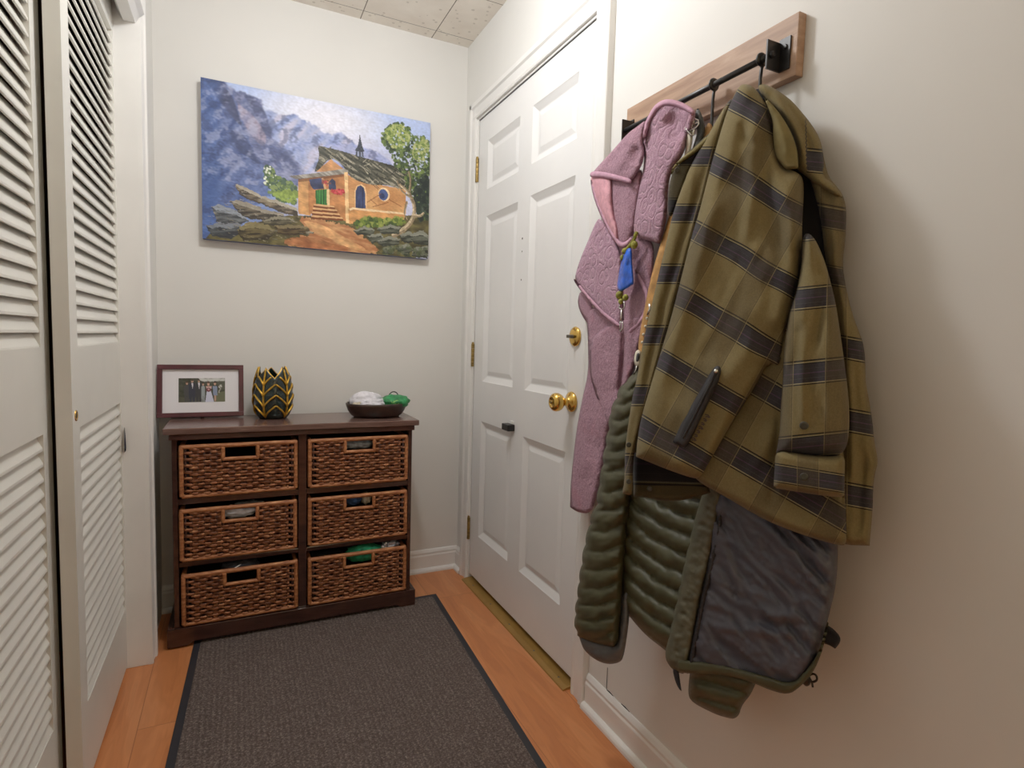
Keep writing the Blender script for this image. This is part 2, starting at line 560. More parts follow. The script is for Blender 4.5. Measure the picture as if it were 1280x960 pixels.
def seg_dist(Q, line, closed=False):
    """min distance of points Q(N,2) to a polyline and the line parameter (0..1) there"""
    L = np.asarray(line, float)
    A = L if closed else L[:-1]
    B = np.roll(L, -1, 0) if closed else L[1:]
    best = np.full(len(Q), 1e9); par = np.zeros(len(Q)); side = np.zeros(len(Q))
    ln = np.linalg.norm(B - A, axis=1); tot = ln.sum(); acc = 0
    for a, b, l in zip(A, B, ln):
        if l < 1e-9: continue
        d = (b - a) / l
        t = np.clip((Q - a) @ d, 0, l)
        pr = a + t[:, None] * d
        dd = np.linalg.norm(Q - pr, axis=1)
        m = dd < best
        best[m] = dd[m]; par[m] = (acc + t[m]) / tot
        side[m] = ((Q - a) @ np.array([-d[1], d[0]]))[m]
        acc += l
    return best, par, side


def inside(Q, poly):
    x, y = Q[:, 0], Q[:, 1]
    r = np.zeros(len(Q), bool)
    n = len(poly)
    for i in range(n):
        x0, y0 = poly[i]; x1, y1 = poly[(i + 1) % n]
        if y0 == y1: continue
        c_ = ((y0 > y) != (y1 > y)) & (x < (x1 - x0) * (y - y0) / (y1 - y0) + x0)
        r ^= c_
    return r


def vnoise(Q, sx, sy, seed=0, ang=0.0):
    """smooth noise, about -1..1, of 2-D points; sx, sy are feature sizes"""
    ca, sa = math.cos(ang), math.sin(ang)
    X = (Q[:, 0] * ca + Q[:, 1] * sa) / sx
    Y = (-Q[:, 0] * sa + Q[:, 1] * ca) / sy
    return np.array([mnoise.noise((x, y, seed * 3.7)) for x, y in zip(X, Y)]) * 1.6


def plane3(a, b, c_):
    """plane through three measured points (u, v, wall distance x)"""
    P = [on_x(*p) for p in (a, b, c_)]
    n = np.cross(P[1] - P[0], P[2] - P[0]); n /= np.linalg.norm(n)
    return P[0], n


def cloth(name, outline, plane, thick=0.03, width=14, back=0.012, off=0.0, folds=(), field=None, uvf=None, mat=None, parent=None,
          step=4.0, chaikin=2, wall=True, tail=None):
    """a padded cloth piece whose outline was traced; front relief = edge roll + folds + field"""
    poly = smooth_poly(outline, chaikin)
    B = []
    n = len(poly)
    for i in range(n):
        a, b = poly[i], poly[(i + 1) % n]
        l = np.linalg.norm(b - a); k = max(1, int(round(l / step)))
        for j in range(k): B.append(a + (b - a) * j / k)
    B = np.array(B)
    keep = [0]
    for i in range(1, len(B)):
        if np.linalg.norm(B[i] - B[keep[-1]]) > step * 0.45: keep.append(i)
    if np.linalg.norm(B[keep[-1]] - B[0]) < step * 0.45: keep.pop()
    B = B[keep]
    lo, hi = B.min(0), B.max(0)
    g = []
    y = lo[1]; r = 0
    while y < hi[1]:
        xs = np.arange(lo[0] + (step / 2 if r % 2 else 0), hi[0], step)
        g += [(x, y) for x in xs]
        y += step * 0.87; r += 1
    G = np.array(g)
    G = G[inside(G, B)]
    if len(G):
        d, _, _ = seg_dist(G, B, True)
        G = G[d > step * 0.6]
    allp = np.vstack([B, G]) if len(G) else B
    vs, _, fs, *_r = delaunay_2d_cdt([Vector((float(p[0]), float(p[1]))) for p in allp], [], [list(range(len(B)))], 1, 1e-4)
    Q = np.array([(p.x, p.y) for p in vs])
    d, _, _ = seg_dist(Q, B, True)
    e = np.sqrt(np.clip(1 - (1 - np.clip(d / width, 0, 1)) ** 2, 0, 1))
    h = thick * e
    for fo in folds:
        ln, w, amp = fo[0], fo[1], fo[2]
        dist, t, sd = seg_dist(Q, smooth_line(ln))
        tap = np.clip(np.minimum(t, 1 - t) * 5, 0, 1) if len(fo) < 4 or not fo[3] else np.clip((1 - t) * 4, 0, 1)
        h = h + amp * np.exp(-(dist / w) ** 2) * tap * np.clip(d / 6, 0, 1)
    if field is not None:
        h = h + field(Q) * np.clip(d / 7, 0, 1)
    p0, nn = plane
    F, K = [], []
    bd = d < 1e-3
    for (u, w), hh, dd, ee in zip(Q, h, d, e):
        r_ = ray(u, w)
        t = ((p0 - CAM_LOC) @ nn) / (r_ @ nn)
        P = CAM_LOC + r_ * t
        rh = r_ / np.linalg.norm(r_)
        f = P - rh * (off + hh)
        k = P - rh * off + rh * (back * ee)
        if wall:
            f[0] = min(f[0], -0.004 - 0.25 * 0.004); k[0] = min(k[0], -0.004)
        F.append(f); K.append(k)
    nv = len(Q)
    me_v = F[:]
    bidx = [i if bd[i] else None for i in range(nv)]
    mapk = {}
    for i in range(nv):
        if bd[i]: mapk[i] = i
        else:
            mapk[i] = len(me_v); me_v.append(K[i])
    faces = [tuple(f) for f in fs] + [tuple(mapk[i] for i in reversed(f)) for f in fs]
    if uvf is not None:
        U = np.array(uvf(Q)).T
    mb = MB(); mb.add(me_v, faces, 0, True)
    o = mb.build(name, mat, parent)
    if uvf is not None:
        me = o.data
        uvl = me.uv_layers.new(name='UVMap')
        src = np.zeros((len(me_v), 2))
        src[:nv] = U
        for i in range(nv): src[mapk[i]] = U[i]
        li = np.zeros(len(me.loops), int)
        me.loops.foreach_get('vertex_index', li)
        uvl.data.foreach_set('uv', src[li].ravel())
    return o


def lump(name, c_, r, mat, seed=0, amp=0.25, freq=2.2, sub=4, parent=None, rot=0.0, flatz=None):
    bm = bmesh.new()
    bmesh.ops.create_icosphere(bm, subdivisions=sub, radius=1)
    vs = []
    for vv in bm.verts:
        p = vv.co.copy()
        s = 1 + amp * (mnoise.noise(p * freq + Vector((seed * 5.1, seed, 0))) + 0.5 * mnoise.noise(p * freq * 2.3 + Vector((0, seed * 2.7, 3)))
                       + 0.5 * abs(mnoise.noise(p * freq * 3.1 + Vector((seed, 0, 9)))))
        q = Vector((p.x * r[0] * s, p.y * r[1] * s, p.z * r[2] * s))
        q = Euler((0, 0, rot)).to_matrix() @ q
        if flatz is not None: q.z = max(q.z, flatz)
        vs.append(q + Vector(c_))
    fs = [tuple(x.index for x in f.verts) for f in bm.faces]
    bm.free()
    mb = MB(); mb.add(vs, fs, 0, True)
    return mb.build(name, mat, parent)


def raster_mesh(name, img, fn, mat, parent=None):
    """img HxWx3 sRGB 0..255 -> grid mesh with one colour per vertex; fn(s,t)->point, t from the top"""
    H, W, _ = img.shape
    mb = MB()
    vs = [fn(i / (W - 1), j / (H - 1)) for j in range(H) for i in range(W)]
    fs = [(j * W + i, (j + 1) * W + i, (j + 1) * W + i + 1, j * W + i + 1) for j in range(H - 1) for i in range(W - 1)]
    mb.add(vs, fs, 0, False)
    o = mb.build(name, mat, parent, recalc=False)
    c_ = np.clip(img, 0, 255) / 255.0
    l = np.where(c_ <= 0.04045, c_ / 12.92, ((c_ + 0.055) / 1.055) ** 2.4)
    rgba = np.concatenate([l, np.ones((H, W, 1))], 2).reshape(-1)
    at = o.data.color_attributes.new('paint', 'FLOAT_COLOR', 'POINT')
    at.data.foreach_set('color', rgba.astype(np.float32))
    return o


# ================================================================== ROOM
H = 2.39
XL = -1.21          # left wall face
YR = -4.6           # hall end behind the photographer
OY0, OY1, OZ = -0.395, -1.70, 2.03     # closet opening
# floor / ceiling
mb = MB(); mb.box(-2.0, 0.12, YR, 0.1, -0.1, 0.0); struct('floor', mb, M['floor'])
mb = MB(); mb.box(-2.0, 0.12, YR, 0.1, H, H + 0.08); struct('ceiling', mb, M['ceiling'])
mb = MB(); mb.box(-2.0, 0.12, 0.0, 0.1, 0, H); struct('wall_back', mb, M['wall'])
mb = MB(); mb.box(-2.0, 0.12, YR - .1, YR, 0, H); struct('wall_front', mb, M['wall'])
# right wall with the entry-door opening
DY0, DY1, DZ = -0.157, -1.050, 2.024
mb = MB()
mb.box(0, 0.12, DY0, 0.1, 0, H); mb.box(0, 0.12, YR, DY1, 0, H); mb.box(0, 0.12, DY1, DY0, DZ, H)
struct('wall_right', mb, M['wall'], weld=True)
mb = MB(); mb.box(0.075, 0.12, DY1, DY0, 0, DZ); struct('door_gap_shade', mb, M['dark'])  # dark slab behind the entry door, shade of the gaps in its colour
# left wall with closet opening
mb = MB()
mb.box(XL - .10, XL, OY0 + .012, 0.0, 0, H); mb.box(XL - .10, XL, YR, OY1, 0, H); mb.box(XL - .10, XL, OY1, OY0 + .012, OZ + .05, H)
struct('wall_left', mb, M['wall'], weld=True)
mb = MB(); mb.box(-2.0, -1.95, OY1 - .2, OY0 + .2, 0, H); mb.box(-1.95, XL - .1, OY1 - .22, OY1 - .2, 0, H); mb.box(-1.95, XL - .1, OY0 + .2, OY0 + .22, 0, H)
struct('wall_closet', mb, M['closet'])
# closet jamb + casing
mb = MB()
mb.box(XL - .10, XL + .002, OY0, OY0 + .012, 0, OZ + .05)
mb.box(XL - .10, XL + .002, OY1 - .012, OY1, 0, OZ + .05)
struct('trim_2', mb, M['trim'], bevel=.002)
def casing_prof(w, t):   # (across, out) profile: flat with raised back band and bead
    return [(0, 0), (0, t * .62), (w * .12, t * .75), (w * .22, t * .6), (w * .62, t * .72), (w * .72, t), (w * .97, t), (w, t * .9), (w, 0)]
def casing_v(y_in, y_out, x0, sgn, z1, t=.02):
    w = abs(y_out - y_in); s = 1 if y_out > y_in else -1
    return [(x0 + sgn * o, y_in + s * a) for a, o in casing_prof(w, t)]
mb = MB(); mb.prism(casing_v(OY0, OY0 + .068, XL, 1, 2.1, .02), 'z', 0, 2.10)
mb.prism(casing_v(OY1, OY1 - .068, XL, 1, 2.1, .02), 'z', 0, 2.10)
struct('trim_3', mb, M['trim'])
# head casing / moulded valance above the closet doors
mb = MB()
mb.prism([(XL - .04, OZ - .012), (XL - .03, OZ - .03), (XL + .0, OZ - .03), (XL + .012, OZ - .012), (XL + .024, OZ), (XL + .026, OZ + .05), (XL + .01, OZ + .075), (XL - .04, OZ + .075)], 'y', OY1 + .0, OY0 - .001)
struct('trim_4', mb, M['trim'])

# bypass louvered closet doors
def closet_door(name, xf, y0, y1, th=0.03):
    """y0 > y1 ; front face at xf"""
    z0, z1 = 0.012, 2.045
    st = 0.062
    zl = [(0.205, 0.862), (1.046, 1.96)]
    mb = MB()
    mb.box(xf - th, xf, y0 - st, y0, z0, z1); mb.box(xf - th, xf, y1, y1 + st, z0, z1)
    mb.box(xf - th, xf, y1 + st, y0 - st, z0, zl[0][0]); mb.box(xf - th, xf, y1 + st, y0 - st, zl[0][1], zl[1][0]); mb.box(xf - th, xf, y1 + st, y0 - st, zl[1][1], z1)
    root = struct(name, mb, M['louver'], weld=True)
    for a, b in zl:
        m2 = MB(); p = 0.0332
        n = int(round((b - a) / p)); p = (b - a) / n
        for i in range(n):
            z = a + (i + .5) * p
            # thin slat sloping down towards the room
            prof = [(xf - .0025, z - .0195), (xf - .0015, z - .0185), (xf - .0018, z - .0135), (xf - .0185, z + .0235), (xf - .0225, z + .0235), (xf - .0235, z + .020), (xf - .0065, z - .0185)]
            m2.prism([(q[0], q[1]) for q in prof], 'y', y1 + st - .004, y0 - st + .004)
        m2.build('louver_panel', M['louver'], root)
    return root
d1 = closet_door('door_1', -1.267, -0.345, -0.973)
# brass finger hole on the stile
mb = MB(); P = on_x(92, 520, -1.272)
mb.lathe([(.0125, -.001), (.0125, .0015), (.009, .002), (.008, .0005)], (-1.267, -0.943, 0.893), 'x', 20)
fp = mb.build('finger_pull', M['brass'], d1)
mb = MB(); mb.lathe([(.0082, 0), (.0078, .0012)], (-1.267, -0.943, 0.893), 'x', 16); mb.build('pull_hole', M['hole'], fp)
d2 = closet_door('door_2', -1.312, -0.937, -1.695)
# dark cloth edge caught between closet door and jamb
o = cloth('garment', [(155.5, 534, 1), (159, 540), (161, 551), (159, 561), (155.5, 566, 1)], plane3((140, 500, -1.262), (160, 500, -1.262), (150, 600, -1.255)), thick=.006, width=3, back=.004, mat=M['navy'], step=1.5, wall=False)
tag(o, 'edge of dark navy fabric poking out beside the louvered closet door', 'garment')

# entry-door casing
mb = MB()
cw = .075
yo = DY1 - .012
mb.prism(casing_v(yo, yo - cw, 0, -1, 2.1, .022), 'z', 0, 2.098)
mb.prism(casing_v(DY0 + .008, DY0 + .065, 0, -1, 2.1, .022), 'z', 0, 2.098)
w_, t_ = .068, .022
mb.prism([(-o, 2.032 + a) for a, o in casing_prof(w_, t_)], 'y', yo - cw + .001, DY0 + .064)
struct('trim_5', mb, M['trim'], weld=False)
# jamb with stop
mb = MB()
mb.box(-.004, .075, DY0, DY0 + .012, 0, DZ + .012); mb.box(-.004, .075, DY1 - .012, DY1, 0, DZ + .012); mb.box(-.004, .075, DY1, DY0, DZ, DZ + .012)
struct('trim_6', mb, M['trim'])
# baseboards with shoe mould
def bb(axis, a, b, base, sgn, shoe=True, h=.103):
    m_ = MB()
    prof = [(0, 0), (sgn * .013, 0), (sgn * .013, h * .72), (sgn * .010, h * .78), (sgn * .0105, h * .86), (sgn * .006, h * .96), (sgn * .003, h), (0, h)]
    m_.prism([(base + p, z) for p, z in prof], axis, a, b)
    if shoe:
        s_ = [(sgn * .012, 0), (sgn * .028, 0), (sgn * .0275, .008), (sgn * .024, .014), (sgn * .018, .018), (sgn * .012, .019)]
        m_.prism([(base + p, z) for p, z in s_], axis, a, b)
    return m_
struct('baseboard_back', bb('x', XL + .0, -.002, 0.0, -1), M['trim'])
mb = bb('y', YR, yo - cw - .002, 0.0, -1)
struct('baseboard_right', mb, M['trim'])
mb = bb('y', DY0 + .066, -.014, 0.0, -1); struct('baseboard_corner', mb, M['trim'])
mb = bb('y', YR, OY1 - .07, XL, 1); struct('baseboard_left', mb, M['trim'])
# dark gap where the baseboard has pulled off the wall
mb = MB()
for a, b, w in ((-1.232, -1.262, .0045), (-1.30, -1.335, .004)):
    mb.add([(-.0016, a, .1035), (-.0016, b, .1035), (-.0016, b - .004, .1035 + w * .4), (-.0016, (a + b) / 2, .1035 + w), (-.0016, a, .1035 + w * .6)], [(0, 1, 2, 3, 4)])
mb.box(-.0018, -.001, -1.2315, -1.230, .106, .17)
o = mb.build('trim_7', M['hole']); o['kind'] = 'structure'

# ------------------------------------------------------------------ entry door, six panels
XD = 0.003
ya, yb = DY0 - .002, DY1 + .0025
zb, zt = 0.028, DZ - .002
cols = [(-0.251, -0.550), (-0.651, -0.952)]
rows = [(0.227, 0.737), (0.909, 1.604), (1.714, 1.914)]
def door_face():
    m_ = MB()
    ys = sorted([ya, yb] + [y for c_ in cols for y in c_], reverse=True)
    zs = sorted([zb, zt] + [z for r in rows for z in r])
    for i in range(len(ys) - 1):
        for j in range(len(zs) - 1):
            y0, y1, z0, z1 = ys[i], ys[i + 1], zs[j], zs[j + 1]
            if i in (1, 3) and j in (1, 3, 5):
                # sunk moulding then raised field
                rings = [(0, 0), (.003, .002), (.022, .0115), (.025, .0125), (.029, .0125), (.046, .0085), (.049, .0083)]
                prev = None
                for ins, dep in rings:
                    r = [(XD + dep, y0 - ins, z0 + ins), (XD + dep, y1 + ins, z0 + ins), (XD + dep, y1 + ins, z1 - ins), (XD + dep, y0 - ins, z1 - ins)]
                    if prev is not None:
                        for k in range(4):
                            m_.add([prev[k], prev[(k + 1) % 4], r[(k + 1) % 4], r[k]], [(0, 1, 2, 3)])
                    prev = r
                m_.add(prev, [(0, 1, 2, 3)])
            else:
                m_.add([(XD, y0, z0), (XD, y1, z0), (XD, y1, z1), (XD, y0, z1)], [(0, 1, 2, 3)])
    xb = XD + .042
    m_.add([(xb, ya, zb), (xb, yb, zb), (xb, yb, zt), (xb, ya, zt)], [(0, 1, 2, 3)])
    for p, q in (((ya, zb), (yb, zb)), ((yb, zb), (yb, zt)), ((yb, zt), (ya, zt)), ((ya, zt), (ya, zb))):
        m_.add([(XD, *p), (XD, *q), (xb, *q), (xb, *p)], [(0, 1, 2, 3)])
    return m_
door = struct('door_3', door_face(), M['door'], recalc=False, weld=True)
bm = bmesh.new(); bm.from_mesh(door.data); bmesh.ops.recalc_face_normals(bm, faces=bm.faces); bm.to_mesh(door.data); bm.free()
# hinges
for z in (1.815, 1.018, 0.235):
    m_ = MB()
    hy = DY0 + .004
    for k in range(5):
        m_.lathe([(.0068, 0), (.0072, .001), (.0072, .0185), (.0068, .0195)], (-.004, hy, z - .05 + k * .02), 'z', 12)
    m_.box(-.003, -.001, hy, hy + .012, z - .05, z + .05)
    m_.sphere((-.004, hy, z + .053), .006, 10, 6)
    m_.build('hinge', M['brass_old'], door)
# door knob
ky, kz = -0.982, 0.902
m_ = MB()
m_.lathe([(.001, -.0), (.030, 0), (.0325, -.003), (.031, -.008), (.024, -.013), (.015, -.017), (.0125, -.022), (.0125, -.034), (.017, -.038), (.0245, -.043), (.0285, -.052), (.029, -.060), (.0265, -.068), (.020, -.0735), (.013, -.0755), (.0125, -.074), (.001, -.074)], (XD, ky, kz), 'x', 32)
kn = m_.build('door_knob', M['brass'], door)
m_ = MB(); m_.box(XD - .078, XD - .073, ky - .008, ky + .008, kz - .0015, kz + .0015); m_.lathe([(.006, 0), (.006, -.0035), (.004, -.004)], (XD - .073, ky, kz), 'x', 14)
m_.build('lock_button', M['brass_old'], kn)
# deadbolt thumb turn
dy_, dz_ = -0.990, 1.106
m_ = MB(); m_.lathe([(.001, 0), (.030, 0), (.031, -.004), (.028, -.008), (.020, -.0105), (.001, -.0115)], (XD, dy_, dz_), 'x', 28)
db = m_.build('deadbolt', M['brass'], door)
m_ = MB(); m_.lathe([(.006, -.010), (.006, -.018), (.005, -.020)], (XD, dy_, dz_), 'x', 12)
m_.box(XD - .034, XD - .014, dy_ - .004, dy_ + .004, dz_ - .005, dz_ + .005)
m_.build('thumb_turn', M['steel'], db, bevel=.002)
# black bumper clip at the lock rail with its white pad, and old screw holes
m_ = MB(); m_.box(XD - .030, XD + .0, -.583, -.525, .745, .770); bk = m_.build('bumper_clip', M['blackplastic'], door, bevel=.003)
m_ = MB(); m_.box(XD - .008, XD, -.575, -.552, .771, .783); m_.build('white_pad', M['white'], bk, bevel=.002)
for (y, z, r) in ((-.597, 1.462, .0042), (-.598, 1.415, .0028), (-.598, 1.312, .0032)):
    m_ = MB(); m_.lathe([(r, 0), (r * .8, -.0008)], (XD, y, z), 'x', 12); m_.build('screw_hole', M['hole'], door)
# threshold strip
m_ = MB()
m_.prism([(.055, 0), (-.034, 0), (-.032, .004), (-.016, .008), (.020, .009), (.055, .009)], 'y', DY1 + .001, DY0 - .001)
th = struct('trim_8', m_, M['strip'])
for y in (-.25, -.44, -.62, -.82, -.99):
    m2 = MB(); m2.lathe([(.004, 0), (.0035, .001)], (-.014, y, .0079), 'z', 10); m2.build('screw', M['steel'], th)


# ================================================================== FLOOR MAT
mw = MB()
MZ = 0.0048
mat_o = [(-1.083, -0.245), (-0.187, -0.256), (-0.246, -1.50), (-1.135, -1.48)]
def inset(poly, d):
    c_ = np.mean(poly, 0); out = []
    n = len(poly)
    for i in range(n):
        a, b, e = np.array(poly[i - 1]), np.array(poly[i]), np.array(poly[(i + 1) % n])
        u = (a - b) / np.linalg.norm(a - b); w = (e - b) / np.linalg.norm(e - b)
        out.append(tuple(b + (u + w) * d))
    return out
mw.prism(mat_o, 'z', 0.0005, 0.0034)
rug = mw.build('floor_mat', M['rubber'], bevel=.001)
tag(rug, 'dark grey-brown ribbed floor mat with black rubber edging on the oak floor', 'mat')
mw = MB(); mw.prism(inset(mat_o, .022), 'z', .003, MZ); mw.build('ribbed_pile', M['mat'], rug)

# ================================================================== CHEST
CB = MZ + .0005
chest = empty('storage_chest', (-.731, -.18, CB), 'dark mahogany chest of six wicker basket drawers against the back wall', 'chest')
bx0, bx1, by0, by1 = -1.143, -.318, -.034, -.312
m_ = MB(); m_.box(-1.167, -.294, -.033, -.328, .741, .763); m_.build('top', M['chest_top'], chest, bevel=.003)
m_ = MB(); m_.box(-1.150, -.311, -.033, -.3225, .722, .7405); m_.build('top_rail', M['chest'], chest, bevel=.002)
for x0, x1 in ((bx0, bx0 + .016), (bx1 - .014, bx1)):
    m_ = MB(); m_.box(x0, x1, by0, by1, .07, .7215); m_.build('side_panel', M['chest'], chest, bevel=.0015)
m_ = MB(); m_.box(-.743, -.715, by0, by1, .07, .7215); m_.build('center_divider', M['chest'], chest, bevel=.0015)
for x0, x1 in ((bx0 + .0165, -.7435), (-.7145, bx1 - .0145)):
    for z0, z1 in ((.499, .519), (.281, .297)):
        m_ = MB(); m_.box(x0, x1, by0 - .006, by1, z0, z1); m_.build('shelf', M['chest'], chest, bevel=.0015)
m_ = MB(); m_.box(bx0 + .0165, bx1 - .0145, by0, by0 - .005, .075, .721); m_.build('back_panel', M['chest'], chest)
# plinth with bracket feet
m_ = MB()
y_f = -.324
m_.prism([(-1.164, CB), (-1.105, CB), (-1.085, CB + .012), (-.375, CB + .012), (-.355, CB), (-.298, CB), (-.298, .069), (-1.164, .069)], 'y', y_f, y_f + .016)
m_.box(-1.164, -1.148, y_f + .016, -.036, CB, .069); m_.box(-.314, -.298, y_f + .016, -.036, CB, .069)
m_.box(-1.148, -.314, y_f + .016, -.036, .058, .069)
m_.build('plinth', M['chest'], chest, bevel=.002)

# ---------------------------------------------------------------- wicker baskets (one prototype, copied)
BW, BH, BD = .374, .182, .250
def make_basket():
    """built with its front bottom left corner at the origin, front facing -y"""
    root = empty('wicker_basket', (0, 0, 0))
    hx0, hx1, hz0, hz1 = .138, .236, .135, .172     # hand hole
    # weave strands
    m_ = MB()
    nrow = 15; stakes = 20
    zs = [.014 + i * (BH - .028) / (nrow - 1) for i in range(nrow)]
    rad = .0053
    def strand(x0, x1, z, ph, y=0.0035, amp=.0042, rr=rad, sg=-1):
        n = max(6, int((x1 - x0) / BW * 96))
        pts = []
        for i in range(n + 1):
            x = x0 + (x1 - x0) * i / n
            pts.append((x, y + sg * amp * math.sin(PI * x / BW * stakes + ph), z + .0012 * math.sin(x * 60 + z * 300)))
        m_.tube(pts, rr, 6, flat=.62, up=(0, 0, 1))
    for i, z in enumerate(zs):
        ph = PI * (i % 2)
        if hz0 - .012 < z < hz1 + .012:
            strand(.012 if i % 2 else .030, hx0 - .012, z, ph); strand(hx1 + .012, BW - (.012 if i % 2 else .030), z, ph)
        else:
            strand(.012 if i % 2 else .030, BW - (.012 if i % 2 else .030), z, ph)
    # sides and back (plainer)
    for i, z in enumerate(zs):
        ph = PI * (i % 2)
        for xx, s in ((.004, 1), (BW - .004, -1)):
            pts = [(xx + .003 * math.sin(PI * t * 14 + ph), .008 + t * (BD - .016), z) for t in [k / 40 for k in range(41)]]
            m_.tube(pts, rad, 5, flat=.62, up=(0, 0, 1))
        pts = [(.012 + t * (BW - .024), BD - .004 + .003 * math.sin(PI * t * 20 + ph), z) for t in [k / 50 for k in range(51)]]
        m_.tube(pts, rad, 5, flat=.62, up=(0, 0, 1))
    m_.build('woven_body', M['weave'], root)
    # stakes
    m_ = MB()
    for k in range(1, stakes):
        x = BW * k / stakes
        z1 = BH - .01 if not (hx0 - .006 < x < hx1 + .006) else hz0 - .006
        m_.tube([(x, .0035, .008), (x, .0035, z1)], .0032, 5)
    m_.build('stakes', M['stake'], root)
    # basket floor and inner walls, shade put in as a near-black colour
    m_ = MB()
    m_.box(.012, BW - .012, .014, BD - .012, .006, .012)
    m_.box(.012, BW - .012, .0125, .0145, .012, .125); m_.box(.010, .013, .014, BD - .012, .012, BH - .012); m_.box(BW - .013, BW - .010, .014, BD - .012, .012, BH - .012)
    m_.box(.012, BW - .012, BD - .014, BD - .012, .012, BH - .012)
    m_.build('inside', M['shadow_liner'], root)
    # wrapped rims: helical binding look from beads along the bar
    def wrapped(pts, r, mb_, closed=False):
        P = [Vector(p) for p in pts]
        out, rs = [], []
        segs = list(zip(P[:-1], P[1:])) + ([(P[-1], P[0])] if closed else [])
        for a, b in segs:
            n = max(2, int((b - a).length / .0032))
            for i in range(n):
                out.append(a.lerp(b, i / n)); rs.append(r * (1 + (.13 if i % 2 else -.08)))
        if not closed:
            out.append(P[-1]); rs.append(r)
        mb_.tube(out, rs, 7, closed=closed, up=(.3, 1, .2))
    m_ = MB()
    zt_ = BH - .005
    wrapped([(.006, .004, zt_), (BW - .006, .004, zt_)], .0078, m_)
    wrapped([(.006, .004, zt_), (.006, BD - .006, zt_), (BW - .006, BD - .006, zt_), (BW - .006, .004, zt_)], .007, m_)
    wrapped([(.006, .004, .007), (BW - .006, .004, .007)], .0068, m_)
    wrapped([(.006, .002, .007), (.006, .002, zt_)], .0072, m_)
    wrapped([(BW - .006, .002, .007), (BW - .006, .002, zt_)], .0072, m_)
    m_.build('rim', M['weave_rim'], root)
    m_ = MB()
    wrapped([(hx0 - .006, .002, hz1), (hx0 - .006, .002, hz0 - .006), (hx1 + .006, .002, hz0 - .006), (hx1 + .006, .002, hz1)], .0066, m_)
    m_.build('handle_binding', M['weave_rim'], root)
    return root
XLf, XRt = -1.121, -.710
spots = [
    (XLf, .520, 'top left wicker basket of the chest with a black empty handle hole'),
    (XLf - .002, .2985, 'middle left wicker basket of the chest, white film showing in its handle hole'),
    (XLf + .001, .0705, 'bottom left wicker basket of the chest, black bundle above its rim'),
    (XRt, .520, 'top right wicker basket of the chest, grey patterned cloth behind its handle hole'),
    (XRt, .2985, 'middle right wicker basket of the chest, navy and beige cloth in its handle hole'),
    (XRt, .0705, 'bottom right wicker basket of the chest, green cloth piled above its rim'),
]
proto = make_basket()
for i, (x, z, lb) in enumerate(spots):
    if i == 0:
        b = proto; b.location = (x, -.318, z)
    else:
        b = copy_thing(proto, (0, 0, 0)); b.location = (x, -.318, z)
    tag(b, lb, 'basket', 'wicker baskets in the chest')
# what the baskets hold
def stuff(name, x, y, z, r, mat, lb, cat, seed, amp=.25, rot=0):
    o = lump(name, (x, y, z), r, mat, seed, amp, 2.4, 4, rot=rot)
    return tag(o, lb, cat)
stuff('plastic_bag', XLf + .175, -.262, .446, (.060, .028, .022), M['whitebag'], 'white crumpled film in the middle left basket of the chest', 'bag', 3)
stuff('plastic_sheet', XLf + .215, -.255, .462, (.05, .03, .014), M['greycloth'], 'grey crumpled sheet in the middle left basket beside white film', 'sheet', 4)
bag = stuff('cloth_bag', XLf + .185, -.272, .250, (.060, .036, .022), M['blackcloth'], 'black bundle with a white cord piled in the bottom left basket', 'bag', 5, .15)
m_ = MB(); m_.tube([tuple(p) for p in [(XLf + .150, -.312, .247), (XLf + .163, -.310, .252), (XLf + .176, -.306, .257), (XLf + .186, -.300, .259)]], .0018, 6); m_.build('white_cord', M['white'], bag)
stuff('patterned_cloth', XRt + .19, -.262, .668, (.055, .028, .018), M['greycloth'], 'grey patterned cloth in the top right basket of the chest', 'cloth', 6)
stuff('folded_cloth', XRt + .172, -.262, .449, (.035, .025, .022), M['bluecloth'], 'navy cloth in the middle right basket of the chest', 'cloth', 7)
stuff('folded_cloth', XRt + .222, -.262, .449, (.019, .025, .022), M['beige'], 'beige cloth next to navy cloth in the middle right basket', 'cloth', 8)
stuff('crumpled_cloth', XRt + .215, -.284, .237, (.072, .030, .033), M['teal'], 'emerald green cloth piled over the rim of the bottom right basket', 'cloth', 9, .2)
m_ = MB()
pk = lump('foil_packet', (XRt + .316, -.285, .252), (.034, .016, .022), M['foil'], 10, .35, 2.6, 4)
tag(pk, 'silver grey crumpled packet at the right end of the bottom right basket', 'packet')
stuff('black_cloth', XRt + .08, -.225, .228, (.055, .05, .014), M['blackcloth'], 'flat black cloth at the left end of the bottom right basket', 'cloth', 12, .2)

# ================================================================== ON THE CHEST
ZT = .7635
# photo frame leaning back
fw, fh, ft = .286, .196, .016
lean = 0.20
fc = np.array([-1.064, -.088, ZT + .0005])
def FP(s, t, d):
    """s across 0..1, t up 0..1, d out of the face"""
    y = fc[1] + math.sin(lean) * fh * t - math.cos(lean) * d
    z = fc[2] + math.cos(lean) * fh * t + math.sin(lean) * d + .0035
    return (fc[0] + (s - .5) * fw, y, z)
fr = empty('picture_frame', tuple(fc), 'burgundy framed wedding photo with wide white mat leaning on the chest', 'picture frame')
m_ = MB()
bw, bh = .017 / fw, .017 / fh
def fbar(s0, s1, t0, t1):
    q = [(s0, t0), (s1, t0), (s1, t1), (s0, t1)]
    m_.add([FP(s, t, 0) for s, t in q] + [FP(s, t, ft) for s, t in q], [(3, 2, 1, 0), (4, 5, 6, 7), (0, 1, 5, 4), (1, 2, 6, 5), (2, 3, 7, 6), (3, 0, 4, 7)])
fbar(0, 1, 0, bh); fbar(0, 1, 1 - bh, 1); fbar(0, bw, bh, 1 - bh); fbar(1 - bw, 1, bh, 1 - bh)
